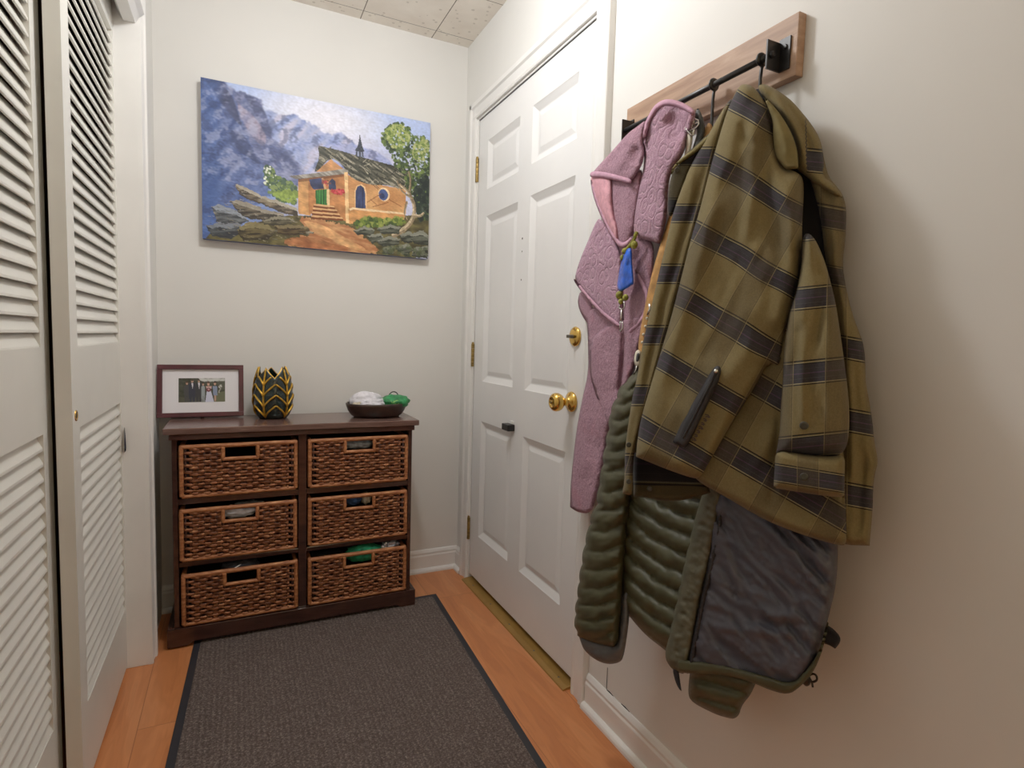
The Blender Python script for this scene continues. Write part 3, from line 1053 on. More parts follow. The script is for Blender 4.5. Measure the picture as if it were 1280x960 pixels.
m_.build('frame_moulding', M['frame'], fr, bevel=.0015)
m_ = MB(); m_.add([FP(s, t, .006) for s, t in ((bw, bh), (1 - bw, bh), (1 - bw, 1 - bh), (bw, 1 - bh))], [(0, 1, 2, 3)])
m_.add([FP(s, t, .001) for s, t in ((bw, bh), (1 - bw, bh), (1 - bw, 1 - bh), (bw, 1 - bh))], [(3, 2, 1, 0)])
m_.build('mat_board', M['matboard'], fr, recalc=False)
# the print: a wedding party standing in a garden
def raster(W, Hh, bg):
    im = np.zeros((Hh, W, 3)); im[:] = bg
    yy, xx = np.mgrid[0:Hh, 0:W]
    return im, np.stack([(xx + .5) / W, (yy + .5) / Hh], -1).reshape(-1, 2)
def fillp(im, Q, poly, colr, alpha=1.0):
    m = inside(Q, np.array(poly, float)).reshape(im.shape[:2])
    im[m] = im[m] * (1 - alpha) + np.array(colr, float) * alpha
def dab(im, Q, c_, rx, ry, colr, alpha=1.0):
    m = ((((Q[:, 0] - c_[0]) / rx) ** 2 + ((Q[:, 1] - c_[1]) / ry) ** 2) < 1).reshape(im.shape[:2])
    im[m] = im[m] * (1 - alpha) + np.array(colr, float) * alpha
rng = random.Random(3)
im, Q = raster(120, 62, (62, 66, 60))
for k in range(160):
    x, y = rng.random(), rng.random()
    g = rng.randint(-18, 22)
    dab(im, Q, (x, y), .04, .06, (66 + g, 70 + g, 58 + g), .6)
for k in range(45):
    dab(im, Q, (.45 + .55 * rng.random(), .02 + .10 * rng.random()), .045, .05, (205, 208, 205), .6)
fillp(im, Q, [(.82, .15), (1, .12), (1, .5), (.86, .45)], (84, 88, 78), .8)
fillp(im, Q, [(.80, .62), (1, .55), (1, 1), (.74, 1)], (104, 108, 84), .9)
fillp(im, Q, [(0, .78), (.55, .8), (.55, 1), (0, 1)], (84, 86, 72), .8)
def suit(cx, top, w, colr, shirt):
    fillp(im, Q, [(cx - w, top + .17), (cx - w * .4, top + .12), (cx + w * .4, top + .12), (cx + w, top + .17), (cx + w * .95, .70), (cx + w * .7, .98), (cx + .008, .98), (cx, .72), (cx - .012, .98), (cx - w * .7, .98), (cx - w * .95, .70)], colr)
    if shirt: fillp(im, Q, [(cx - .018, top + .13), (cx + .022, top + .13), (cx + .008, top + .38)], (225, 225, 232))
    dab(im, Q, (cx, top + .06), .024, .055, (196, 158, 138)); dab(im, Q, (cx, top + .015), .026, .03, (78, 62, 52))
suit(.18, .16, .062, (70, 72, 74), False)
suit(.29, .08, .075, (50, 54, 70), True)
suit(.43, .07, .078, (56, 58, 64), True)
suit(.52, .2, .04, (150, 160, 165), False)
fillp(im, Q, [(.585, .36), (.70, .36), (.69, .55), (.755, 1), (.565, 1), (.60, .55)], (206, 210, 232))
fillp(im, Q, [(.575, .34), (.71, .34), (.69, .44), (.60, .44)], (214, 168, 152), .8)
dab(im, Q, (.635, .25), .027, .07, (208, 166, 146)); dab(im, Q, (.635, .18), .03, .045, (92, 68, 56))
dab(im, Q, (.64, .49), .055, .085, (112, 56, 66)); dab(im, Q, (.64, .47), .02, .04, (196, 150, 150))
fillp(im, Q, [(.725, .34), (.82, .34), (.83, .72), (.74, .72)], (132, 146, 176)); dab(im, Q, (.775, .24), .025, .065, (198, 158, 140)); dab(im, Q, (.78, .17), .03, .045, (60, 50, 48))
fillp(im, Q, [(.755, .72), (.80, .72), (.795, .96), (.765, .96)], (186, 150, 132))
for k in range(14): dab(im, Q, (.86 + .06 * rng.random(), .3 + .3 * rng.random()), .014, .03, (205, 205, 200), .7)
ps0, ps1, pt0, pt1 = .238, .776, .285, .745
pr = raster_mesh('photo_print', im, lambda s, t: FP(ps0 + (ps1 - ps0) * s, pt1 + (pt0 - pt1) * t, .0066), M['print'], fr)
# easel leg behind
m_ = MB(); a_, b_ = FP(.5, .75, -.001), (fc[0], fc[1] + .050, ZT + .002)
m_.tube([a_, b_], .006, 6); m_.build('easel_leg', M['frame'], fr)

# leaf vase
vc = (-.819, -.135, ZT)
vs_h = .198
def vase_r(t):   # ovoid profile
    P = [(0, .046), (.06, .056), (.16, .064), (.30, .0685), (.45, .069), (.62, .0665), (.78, .061), (.92, .053), (1.0, .049)]
    for (a, ra), (b, rb) in zip(P[:-1], P[1:]):
        if a <= t <= b:
            return ra + (rb - ra) * (t - a) / (b - a)
    return P[-1][1]
NS = 5
TH0 = math.radians(-121)
def notch(th):
    x = ((th - TH0) / (2 * PI) * NS) % 1.0
    x = min(x, 1 - x) * 2       # 0 at a stem, 1 between stems
    return 1.0 - .20 * x ** .9 - (.03 if int(((th - TH0) / (2 * PI) * NS) + .5) % 2 else 0)
m_ = MB()
SEG, RINGS = 96, 30
vs, fs = [], []
for i in range(RINGS + 1):
    for k in range(SEG):
        th = 2 * PI * k / SEG
        t = i / RINGS * notch(th)
        x = ((th - TH0) / (2 * PI) * NS) % 1.0
        xx = abs(x - .5) * 2
        bulge = .0028 * abs(math.sin((t * 4.9 - (1 - xx) * 1.1) * PI)) * math.sin(PI * x) ** .5
        r = vase_r(t) + bulge
        vs.append((vc[0] + r * math.cos(th), vc[1] + r * math.sin(th), vc[2] + t * vs_h))
for i in range(RINGS):
    for k in range(SEG):
        k2 = (k + 1) % SEG
        fs.append((i * SEG + k, i * SEG + k2, (i + 1) * SEG + k2, (i + 1) * SEG + k))
fs.append(tuple(reversed(range(SEG))))
# inner wall
base = len(vs)
for i in range(RINGS + 1):
    for k in range(SEG):
        th = 2 * PI * k / SEG
        t = (1 - i / RINGS) * notch(th) * .97 + .03
        r = max(.004, vase_r(t) - .005)
        vs.append((vc[0] + r * math.cos(th), vc[1] + r * math.sin(th), vc[2] + t * vs_h))
for i in range(RINGS):
    for k in range(SEG):
        k2 = (k + 1) % SEG
        fs.append((base + i * SEG + k, base + i * SEG + k2, base + (i + 1) * SEG + k2, base + (i + 1) * SEG + k))
for k in range(SEG):
    k2 = (k + 1) % SEG
    fs.append((RINGS * SEG + k, RINGS * SEG + k2, base + k2, base + k))
fs.append(tuple(base + RINGS * SEG + k for k in range(SEG)))
m_.add(vs, fs, 0, True)
vase = m_.build('leaf_vase', M['vase'])
tag(vase, 'dark green vase with raised gold leaf pattern on the chest top', 'vase')
def VP(th, t, o=.0015):
    r = vase_r(max(0, min(1, t))) + o
    return (vc[0] + r * math.cos(th), vc[1] + r * math.sin(th), vc[2] + t * vs_h)
m_ = MB()
dth = 2 * PI / NS
for s in range(NS):
    th = TH0 + s * dth
    top = notch(th)
    m_.tube([VP(th, .06 + (top - .07) * k / 14, .003) for k in range(15)], [.0035] * 13 + [.003, .0015], 6)
    for j in range(5):
        t0 = .04 + j * .205
        for sg in (-1, 1):
            pts = []
            for k in range(9):
                f = k / 8
                tt = t0 + .23 * f ** .75
                lim = notch(th + sg * dth * .5 * f) - .01
                if tt > lim: break
                pts.append(VP(th + sg * dth * .5 * f, tt, .0035))
            if len(pts) > 3: m_.tube(pts, [.0034] * (len(pts) - 1) + [.0022], 6)
# gilded lip
m_.tube([VP(2 * PI * k / 96, notch(2 * PI * k / 96), -.002) for k in range(96)], .0026, 6, closed=True)
m_.build('gold_leaf_relief', M['gold'], vase)

# shallow oval bowl with bits in it
bc = (-.432, -.185, ZT)
m_ = MB()
m_.lathe([(.060, .0), (.088, .001), (.100, .010), (.110, .026), (.117, .046), (.119, .056), (.116, .0575), (.112, .054), (.105, .036), (.094, .018), (.078, .010), (.004, .008)], bc, 'z', 56, sx=1.03, sy=.80)
bowl = m_.build('oval_bowl', M['bowl']); tag(bowl, 'dark brown oval bowl at the right end of the chest top', 'bowl')
wb = lump('white_pouch', (bc[0] - .035, bc[1] + .028, ZT + .058), (.066, .038, .040), M['whitebag'], 21, .14, 1.6, 4); tag(wb, 'white crumpled pouch at the back of the dark oval bowl', 'pouch')
wb2 = lump('tissue', (bc[0] - .020, bc[1] - .040, ZT + .052), (.055, .026, .022), M['whitebag'], 22, .35, 2.6, 4, rot=.3); tag(wb2, 'pale crumpled tissue at the front of the dark oval bowl', 'tissue')
wb3 = lump('crumpled_wrapper', (bc[0] - .075, bc[1] - .012, ZT + .045), (.026, .030, .014), M['beige'], 23, .4, 2.6, 4); tag(wb3, 'small beige wrapper at the left edge inside the oval bowl', 'wrapper')
gp = lump('green_pouch', (bc[0] + .070, bc[1] - .018, ZT + .059), (.060, .050, .030), M['green'], 24, .16, 2.2, 4, rot=.35); tag(gp, 'shiny green pouch with black cord loop in the oval bowl', 'pouch')
m_ = MB(); cx_, cy_, cz_ = bc[0] + .068, bc[1] - .005, ZT + .074
m_.tube([(cx_ + .021 * math.cos(a), cy_, cz_ + .026 * math.sin(a)) for a in np.linspace(-.25, PI + .25, 16)], .0024, 6); m_.build('cord_loop', M['blackplastic'], gp)
m_ = MB()
gx, gy, gz = bc[0] + .020, bc[1] - .073, ZT + .060
def gtube(pts): m_.tube([(bc[0] + .020 + p[0], bc[1] - .074 + p[2], ZT + .050 + p[1]) for p in pts], .0016, 5)
gtube([(.022, .020, .006), (.026, .010, .003), (.031, .012, .003), (.034, .020, .003)]); gtube([(.034, .020, .003), (.033, .004, .003), (.027, -.002, .003)])
gtube([(.045 + .008 * math.cos(a), .013 + .008 * math.sin(a), .004) for a in np.linspace(0, 2 * PI, 12)])
gtube([(.062, .010, .009), (.072, .013, .013), (.086, .011, .02)])
m_.build('lettering', M['greenpale'], gp)


# ================================================================== PAINTING
quad = [(47, 62), (1104, 275), (1086, 903), (43, 802)]     # canvas corners in the study crop
A_ = []; B_ = []
for (x, y), (s, t) in zip(quad, [(0, 0), (1, 0), (1, 1), (0, 1)]):
    A_ += [[x, y, 1, 0, 0, 0, -s * x, -s * y], [0, 0, 0, x, y, 1, -t * x, -t * y]]; B_ += [s, t]
hm = np.append(np.linalg.solve(np.array(A_, float), np.array(B_, float)), 1).reshape(3, 3)
def CV(p):
    w = hm @ np.array([p[0], p[1], 1.0]); return (w[0] / w[2], w[1] / w[2])
def CVp(poly): return [CV(p) for p in poly]
PW, PH = 460, 306
im, Q = raster(PW, PH, (190, 200, 235))
S_, T_ = Q[:, 0].reshape(PH, PW), Q[:, 1].reshape(PH, PW)
def nz(sx, sy, seed, ang=0.0): return vnoise(Q, sx, sy, seed, ang).reshape(PH, PW)
N1, N2, N3 = nz(.09, .09, 1), nz(.03, .035, 2), nz(.012, .012, 3)
ND = nz(.03, .16, 4, .5)
JT = np.stack([vnoise(Q, .02, .02, 81) + .6 * vnoise(Q, .008, .008, 82), vnoise(Q, .02, .03, 83) + .6 * vnoise(Q, .008, .012, 84)], 1)
def mask(poly, it=1, jit=.0):
    return inside(Q + JT * jit, smooth_poly(CVp(poly), it)).reshape(PH, PW)
def paint(m, c0, n=None, amp=0, alpha=1.0, c1=None):
    """base colour, optional second colour mixed by a noise field"""
    c0 = np.array(c0, float)
    base = np.zeros((PH, PW, 3)) + c0
    if c1 is not None:
        k = np.clip(.5 + .9 * (n if n is not None else N2), 0, 1)[..., None]
        base = base * (1 - k) + np.array(c1, float) * k
    elif n is not None:
        base = base * (1 + amp * n[..., None])
    a = alpha if np.isscalar(alpha) else alpha[..., None]
    mm = m[..., None] * a
    im[:] = im * (1 - mm) + base * mm
full = np.ones((PH, PW), bool)
def soften(k):
    for _ in range(k):
        p = np.pad(im, ((1, 1), (1, 1), (0, 0)), 'edge')
        im[:] = (p[:-2, 1:-1] + p[2:, 1:-1] + p[1:-1, :-2] + p[1:-1, 2:] + 2 * p[1:-1, 1:-1]) / 6
sky = np.clip(1 - ((S_ - .5) ** 2 / .12 + (T_ - .12) ** 2 / .06), 0, 1)
paint(full, (168, 188, 236), N1, .03); paint(full, (232, 230, 242), alpha=sky * .9)
paint(full, (214, 200, 214), alpha=np.clip((T_ - .15) * 3, 0, .5) * (S_ > .3))
# far range
far = mask([(330, 205), (370, 222), (420, 238), (462, 230), (500, 250), (520, 268), (560, 275), (600, 310), (630, 328), (680, 318), (720, 340), (770, 385), (840, 400), (900, 440), (960, 500), (960, 560), (330, 560)], 1, .008)
paint(far, (130, 148, 206), ND, 0, c1=(176, 184, 222))
paint(far & (ND > .35), (196, 184, 206), alpha=.5)
paint(mask([(600, 380), (700, 360), (900, 420), (950, 520), (600, 520)]), (150, 160, 214), N1, .06, alpha=.7)
# middle mountain with warm lit faces
mid = mask([(160, 88), (185, 110), (200, 128), (240, 132), (265, 150), (318, 162), (330, 200), (350, 245), (368, 300), (372, 345), (420, 385), (470, 440), (510, 490), (540, 560), (180, 600)], 0, .008)
paint(mid, (92, 104, 152), ND, 0, c1=(128, 134, 178))
paint(mask([(205, 165), (235, 200), (290, 240), (330, 300), (350, 350), (330, 385), (290, 350), (250, 290), (215, 220)]), (172, 152, 170), ND, 0, .75, c1=(130, 130, 168))
paint(mask([(240, 135), (318, 162), (340, 230), (366, 300), (372, 345), (340, 330), (300, 240), (265, 180)]), (78, 86, 128), N2, .12, .8)
paint(mask([(310, 380), (380, 370), (450, 430), (510, 500), (480, 520), (380, 470)]), (80, 92, 140), N2, .1, .8)
# near left mountain
near = mask([(40, 55), (160, 82), (178, 125), (205, 165), (220, 225), (245, 290), (262, 330), (285, 400), (305, 440), (330, 470), (360, 600), (40, 820)], 0, .008)
paint(near, (66, 84, 140), ND, 0, c1=(98, 116, 172))
paint(near & (N1 > .3), (120, 134, 186), alpha=.45)
paint(mask([(75, 70), (155, 84), (172, 125), (200, 170), (215, 225), (240, 295), (200, 260), (140, 180), (95, 120)]), (72, 78, 112), N2, .15, .8)
paint(mask([(170, 300), (240, 320), (300, 430), (320, 470), (260, 430), (200, 380)]), (64, 74, 114), N2, .12, .7)
# blue mist low on the left
ms = np.clip((T_ - .45) * 3.2, 0, 1) * np.clip((.42 - S_) * 6, 0, 1)
paint(full, (84, 112, 178), N1, .1, alpha=ms * .6)
paint(full, (62, 94, 164), N1, .1, alpha=np.clip((.09 - S_) * 14, 0, .5))
soften(3)
NF = nz(.05, .07, 71, .4) + .6 * nz(.022, .03, 72, .4) + .4 * N3
mt = far | mid | near
paint(mt & (NF > .1), (168, 174, 208), alpha=np.clip((NF - .1) * .75, 0, .5) * (T_ < .62))
paint(mt & (NF < -.2), (62, 72, 110), alpha=np.clip((-NF - .2) * .7, 0, .45))
soften(1)
# ground
paint(mask([(40, 790), (180, 760), (330, 720), (480, 690), (720, 730), (960, 700), (1120, 700), (1120, 930), (40, 930)]), (78, 72, 46), N2, 0, c1=(112, 104, 62))
# bushes behind rocks
prng = random.Random(11)
def dabs(poly, n, r, cols, alpha=.85, asp=1.0):
    P = smooth_poly(CVp(poly), 1); lo, hi = P.min(0), P.max(0); k = 0
    while k < n:
        p = (prng.uniform(lo[0], hi[0]), prng.uniform(lo[1], hi[1]))
        if not inside(np.array([p]), P)[0]: continue
        k += 1
        rr = r * prng.uniform(.5, 1.3)
        dab(im, Q, p, rr, rr * 1.5 * asp, prng.choice(cols), alpha)
dabs([(335, 470), (360, 460), (390, 520), (480, 550), (490, 650), (420, 640), (340, 590)], 330, .008, [(84, 112, 66), (112, 138, 72), (66, 92, 72), (140, 162, 92), (74, 98, 82)])
dabs([(360, 590), (480, 580), (490, 645), (400, 620)], 110, .007, [(150, 176, 76), (124, 150, 66)])
dabs([(320, 480), (380, 470), (390, 560), (330, 560)], 14, .005, [(235, 240, 225)])
# rocks on the left
def rock(poly, top, body, dark, seed=0):
    m = mask(poly, 0, .0045)
    n = nz(.05, .012, 20 + seed, -.25)
    paint(m, body, n, 0, c1=dark)
    ys = np.where(m, T_, np.nan)
    with np.errstate(all='ignore'):
        import warnings; warnings.simplefilter('ignore')
        ymin = np.nanmin(np.where(m, T_, 9), axis=0); ymax = np.nanmax(np.where(m, T_, -9), axis=0)
    rel = np.clip((T_ - ymin) / np.maximum(ymax - ymin, 1e-3), 0, 1)
    paint(m & (rel < .32), top, n, .12, .75); paint(m & (rel > .86), dark, alpha=.8)
rock([(200, 560), (215, 553), (260, 575), (330, 610), (420, 640), (480, 665), (490, 700), (420, 690), (330, 650), (250, 620), (215, 600)], (196, 188, 168), (140, 126, 104), (74, 66, 58), 1)
rock([(172, 632), (200, 622), (260, 640), (330, 670), (420, 690), (430, 720), (340, 720), (270, 715), (215, 690)], (172, 164, 148), (122, 112, 94), (62, 58, 52), 2)
rock([(90, 655), (120, 645), (190, 670), (240, 700), (262, 722), (200, 740), (120, 740)], (158, 168, 182), (112, 118, 122), (62, 66, 72), 3)
rock([(60, 745), (120, 730), (220, 735), (230, 770), (180, 805), (90, 790)], (138, 146, 158), (88, 94, 98), (52, 56, 62), 4)
rock([(200, 760), (260, 725), (340, 735), (380, 770), (350, 810), (230, 815)], (150, 138, 92), (108, 96, 62), (56, 50, 38), 5)
rock([(320, 720), (380, 700), (450, 710), (470, 730), (400, 745), (330, 740)], (156, 150, 128), (112, 106, 82), (62, 58, 46), 6)
rock([(370, 745), (470, 742), (540, 750), (560, 775), (450, 790), (390, 780)], (148, 132, 92), (104, 88, 56), (60, 48, 34), 7)
rock([(520, 775), (560, 765), (590, 780), (570, 792), (530, 790)], (170, 164, 144), (126, 120, 98), (80, 72, 56), 8)
for k in range(260):
    x, y = prng.uniform(70, 560), prng.uniform(560, 815)
    if y < 560 + abs(x - 240) * .55: continue
    c0 = prng.choice([(196, 188, 168), (150, 140, 116), (60, 54, 46), (96, 88, 70), (122, 128, 132)])
    l = prng.uniform(10, 34); a = prng.uniform(.05, .35); w = prng.uniform(1, 2.4)
    fillp(im, Q, CVp([(x, y - w), (x + l * math.cos(a), y + l * math.sin(a)), (x, y + w)]), c0, .55)
# path
paint(mask([(480, 705), (560, 715), (680, 735), (740, 760), (790, 800), (850, 850), (850, 880), (640, 868), (420, 835), (440, 800), (560, 790), (520, 750)], 1, .010), (176, 110, 68), nz(.06, .02, 31, .25), 0, c1=(208, 152, 98))
paint(mask([(500, 715), (600, 740), (700, 800), (820, 865), (740, 860), (620, 800), (540, 760)]), (232, 176, 112), N2, .12, .6)
paint(mask([(420, 800), (560, 795), (640, 830), (760, 868), (420, 840)]), (160, 92, 54), N2, .2, .6)
# house walls
wallc, walls2 = (218, 160, 98), (196, 132, 76)
paint(mask([(488, 535), (545, 525), (545, 700), (488, 690)], 0), (212, 152, 90), N2, .1)
paint(mask([(535, 525), (720, 500), (720, 735), (660, 700), (535, 690)], 0), (192, 124, 70), N2, .12)
paint(mask([(712, 510), (800, 545), (985, 582), (985, 690), (970, 735), (716, 735)], 0), wallc, N1, 0, c1=walls2)
paint(mask([(568, 498), (640, 440), (705, 490), (700, 500)], 0), (202, 140, 86), N2, .12)
# roof
ND2 = nz(.012, .07, 41, -.9)
roof = mask([(580, 378), (605, 382), (690, 402), (770, 428), (860, 452), (1000, 490), (1020, 520), (1030, 580), (960, 580), (900, 560), (820, 560), (740, 532), (715, 500), (690, 462), (640, 430), (575, 500), (562, 495), (590, 430)])
paint(roof, (58, 60, 50), ND2, 0, c1=(112, 110, 94))
paint(roof & (ND2 > .45), (168, 162, 140), alpha=.65); paint(roof & (N3 > .55), (40, 42, 36), alpha=.7)
for k in range(90):
    x = prng.uniform(600, 1000); y = 395 + (x - 600) * .24 + prng.uniform(0, 110)
    l = prng.uniform(15, 42); a = prng.uniform(.3, 1.1) * prng.choice((1, 1, -1))
    w = prng.uniform(1.2, 2.6)
    dx, dy = math.cos(a) * l, math.sin(a) * l
    if roof[min(PH - 1, max(0, int(CV((x, y))[1] * PH))), min(PW - 1, max(0, int(CV((x, y))[0] * PW)))]:
        fillp(im, Q, CVp([(x, y - w), (x + dx, y + dy - w), (x + dx, y + dy + w), (x, y + w)]), prng.choice([(186, 178, 152), (140, 132, 108), (30, 32, 28), (96, 92, 70)]), .85)
# porch roof edge, post and shadow
paint(mask([(445, 517), (560, 505), (700, 484), (722, 490), (716, 508), (600, 522), (480, 532)], 0), (118, 112, 104), ND2, 0, c1=(172, 166, 156))
paint(mask([(490, 530), (700, 508), (700, 520), (490, 545)], 0), (96, 56, 30), alpha=.6)
paint(mask([(702, 500), (718, 500), (722, 735), (706, 735)], 0), (236, 190, 128), N2, .08)
# openings
paint(mask([(540, 533), (600, 526), (612, 575), (560, 580), (545, 560)], 0), (58, 68, 110), N2, .2)
paint(mask([(596, 528), (604, 527), (622, 590), (612, 590)], 0), (214, 162, 112))
paint(mask([(630, 580), (630, 545), (645, 528), (660, 540), (664, 580)], 0), (52, 64, 100), N2, .2)
paint(mask([(568, 582), (622, 578), (624, 652), (568, 645)], 0), (66, 148, 62), nz(.006, .2, 51), 0, c1=(38, 96, 44))
for x in (580, 592, 604, 615): fillp(im, Q, CVp([(x, 580), (x + 3, 580), (x + 3, 650), (x, 648)]), (28, 66, 34), .7)
fillp(im, Q, CVp([(620, 578), (632, 577), (632, 655), (620, 652)]), (232, 200, 140))
for k, (y0, x0, x1) in enumerate(((645, 560, 652), (662, 556, 664), (680, 552, 676), (697, 548, 690))):
    fillp(im, Q, CVp([(x0, y0), (x1, y0 + 10), (x1 + 4, y0 + 18), (x0 - 2, y0 + 8)]), (222, 170, 112))
    fillp(im, Q, CVp([(x0 - 2, y0 + 8), (x1 + 4, y0 + 18), (x1 + 4, y0 + 27), (x0 - 2, y0 + 17)]), (128, 66, 32))
dabs([(640, 575), (700, 580), (700, 605), (650, 600)], 45, .006, [(196, 44, 54), (224, 78, 84), (164, 36, 44)])
dabs([(590, 530), (625, 530), (640, 560), (600, 560)], 16, .005, [(190, 60, 66), (120, 70, 60)])
arch = [(752, 665), (752, 590), (762, 566), (776, 560), (792, 572), (798, 600), (798, 668)]
paint(mask([(x + (5 if x > 775 else -3), y - 4) for x, y in arch], 0), (236, 196, 140)); paint(mask(arch, 0), (48, 58, 96), nz(.006, .1, 52), .3)
dab(im, Q, CV((884, 603)), .028, .048, (238, 206, 156)); dab(im, Q, CV((881, 605)), .023, .040, (66, 84, 140)); dab(im, Q, CV((876, 610)), .012, .02, (44, 56, 100))
# low wall
paint(mask([(718, 672), (735, 664), (800, 672), (975, 692), (972, 735), (722, 738)], 0), (206, 142, 80), N2, .12)
fillp(im, Q, CVp([(722, 668), (740, 662), (800, 669), (975, 688), (975, 696), (800, 679), (742, 671), (726, 678)]), (240, 206, 156))
# cracks / twigs on the wall
for a, b, w in (((805, 640), (870, 600), 2), ((830, 660), (905, 640), 2), ((905, 625), (965, 660), 2), ((820, 625), (850, 650), 2)):
    fillp(im, Q, CVp([(a[0], a[1] - w), (b[0], b[1] - w), (b[0], b[1] + w), (a[0], a[1] + w)]), (134, 74, 40), .8)
# steeple
paint(mask([(776, 322), (780, 350), (788, 385), (797, 405), (790, 408), (793, 432), (757, 428), (758, 404), (752, 400), (766, 380), (772, 350)], 0), (56, 62, 74), N3, .2)
fillp(im, Q, CVp([(764, 405), (772, 405), (772, 428), (764, 426)]), (140, 150, 180)); fillp(im, Q, CVp([(778, 407), (786, 408), (786, 430), (778, 429)]), (128, 138, 168))
# tree on the right
dabs([(880, 310), (935, 265), (1010, 290), (1020, 340), (1085, 335), (1104, 420), (1100, 700), (1050, 730), (1010, 600), (960, 500), (930, 460), (915, 400), (875, 370)], 900, .0075, [(52, 70, 44), (70, 92, 50), (88, 112, 52), (46, 60, 44), (108, 130, 62)])
dabs([(890, 310), (935, 272), (1000, 300), (1015, 360), (960, 400), (915, 380)], 320, .006, [(150, 168, 84), (116, 142, 64), (92, 118, 56), (184, 190, 120)])
dabs([(1030, 350), (1085, 340), (1100, 420), (1060, 460), (1010, 430)], 200, .006, [(140, 158, 80), (100, 126, 58), (176, 182, 116)])
dabs([(1020, 560), (1095, 500), (1095, 720), (1040, 740)], 120, .012, [(44, 58, 50), (58, 70, 56), (36, 46, 44)])
def branch(pts, w, c0):
    L = smooth_line([CV(p) for p in pts]); dd, t, s_ = seg_dist(Q * np.array([1, .664]), L * np.array([1, .664]))
    mm = (dd < w * (1.15 - .6 * t)).reshape(PH, PW); paint(mm, c0, N3, .15)
    paint(mm & (s_ > 0).reshape(PH, PW), (96, 76, 54), alpha=.5)
branch([(930, 790), (985, 760), (1020, 715), (1026, 660), (1008, 610), (985, 580), (960, 560)], .011, (196, 176, 140))
branch([(1020, 700), (1050, 705), (1066, 690)], .008, (196, 176, 140))
branch([(1018, 640), (1000, 600), (1010, 540), (1000, 500)], .006, (150, 132, 100))
branch([(1012, 620), (965, 590), (945, 540)], .005, (160, 142, 110))
branch([(990, 640), (975, 690), (990, 720)], .005, (170, 150, 116))
dabs([(885, 320), (1000, 300), (1085, 350), (1090, 480), (1000, 470), (930, 430)], 55, .0045, [(186, 200, 232), (170, 186, 220)], .8)
# shrubs and rocks lower right
dabs([(740, 735), (800, 705), (900, 720), (980, 700), (980, 745), (760, 760)], 150, .009, [(112, 136, 50), (84, 108, 46), (146, 160, 70), (62, 84, 44)])
for i, pl in enumerate(([(740, 770), (790, 748), (840, 765), (830, 790), (760, 790)], [(850, 760), (910, 742), (960, 755), (950, 785), (870, 785)], [(800, 795), (870, 780), (880, 815), (830, 830)],
                        [(845, 820), (900, 795), (955, 805), (950, 835), (880, 845)], [(955, 790), (1000, 770), (1030, 800), (1000, 830), (960, 820)], [(1000, 790), (1060, 768), (1095, 800), (1085, 840), (1020, 830)],
                        [(930, 850), (990, 828), (1020, 860), (980, 890)], [(1020, 850), (1090, 840), (1086, 900), (1010, 890)], [(870, 850), (920, 845), (925, 880), (880, 875)])):
    rock(pl, (152, 154, 138), (98, 102, 88), (52, 56, 48), 10 + i)
dabs([(870, 840), (1080, 830), (1080, 900), (880, 890)], 60, .008, [(62, 72, 50), (84, 96, 62), (110, 116, 90)], .6)
paint(full, (128, 128, 128), N3, 0, .0)
im = im * (1 + .045 * N3[..., None] + .03 * N2[..., None])
NB = nz(.02, .006, 73, .5)
im = im * (1 + .05 * (NB * (T_ > .3))[..., None])
gl = im.mean(2, keepdims=True); im = gl + (im - gl) * .84
im = (im - 128) * 1.05 + 126
px0, px1, pz0, pz1, pyf = -1.0565, -.1800, 1.4355, 2.0180, -.036
paint_root = empty('canvas_painting', ((px0 + px1) / 2, -.018, pz0), 'unframed canvas painting of a thatched adobe chapel below blue mountains on the wall', 'painting')
m_ = MB(); m_.box(px0, px1, -.001, pyf + .0012, pz0, pz1); m_.build('stretched_canvas', M['canvas_side'], paint_root, bevel=.002)
raster_mesh('painted_surface', im, lambda s, t: (px0 + (px1 - px0) * s, pyf, pz1 + (pz0 - pz1) * t), M['painted'], paint_root)

# ================================================================== COAT RACK
m_ = MB(); m_.box(-.020, -.0005, -1.742, -1.234, 1.588, 1.700, 0)
rack = empty('coat_rack', (-.01, -1.488, 1.588), 'rustic pine board coat rack with black pipe rail on the right wall', 'coat rack')
m_.build('board', M['board'], rack, bevel=.0015)
RX, RZ = -.046, 1.631
m_ = MB(); m_.tube([(RX, -1.265, RZ), (RX, -1.708, RZ)], .0062, 12); m_.build('rail', M['black'], rack)
for (y, s) in ((-1.705, -1), (-1.268, 1)):
    m_ = MB()
    ys = sorted((y, y + s * .024))
    m_.box(-.0235, -.0205, ys[0], ys[1], RZ - .026, RZ + .032)
    ys = sorted((y, y - s * -.003))
    m_.box(-.057, -.0205, ys[0], ys[1], RZ - .026, RZ + .026)
    bk = m_.build('angle_bracket', M['black'], rack)
    m_ = MB()
    m_.lathe([(.006, 0), (.006, s * .004 + .0), (.004, s * .006)], (RX, y + s * .003, RZ), 'y', 10)
    m_.build('bolt', M['black'], bk)
    m_ = MB(); m_.lathe([(.005, 0), (.004, -.003)], (-.0235, y + s * .014, RZ + .015), 'x', 10); m_.build('rivet', M['black'], bk)
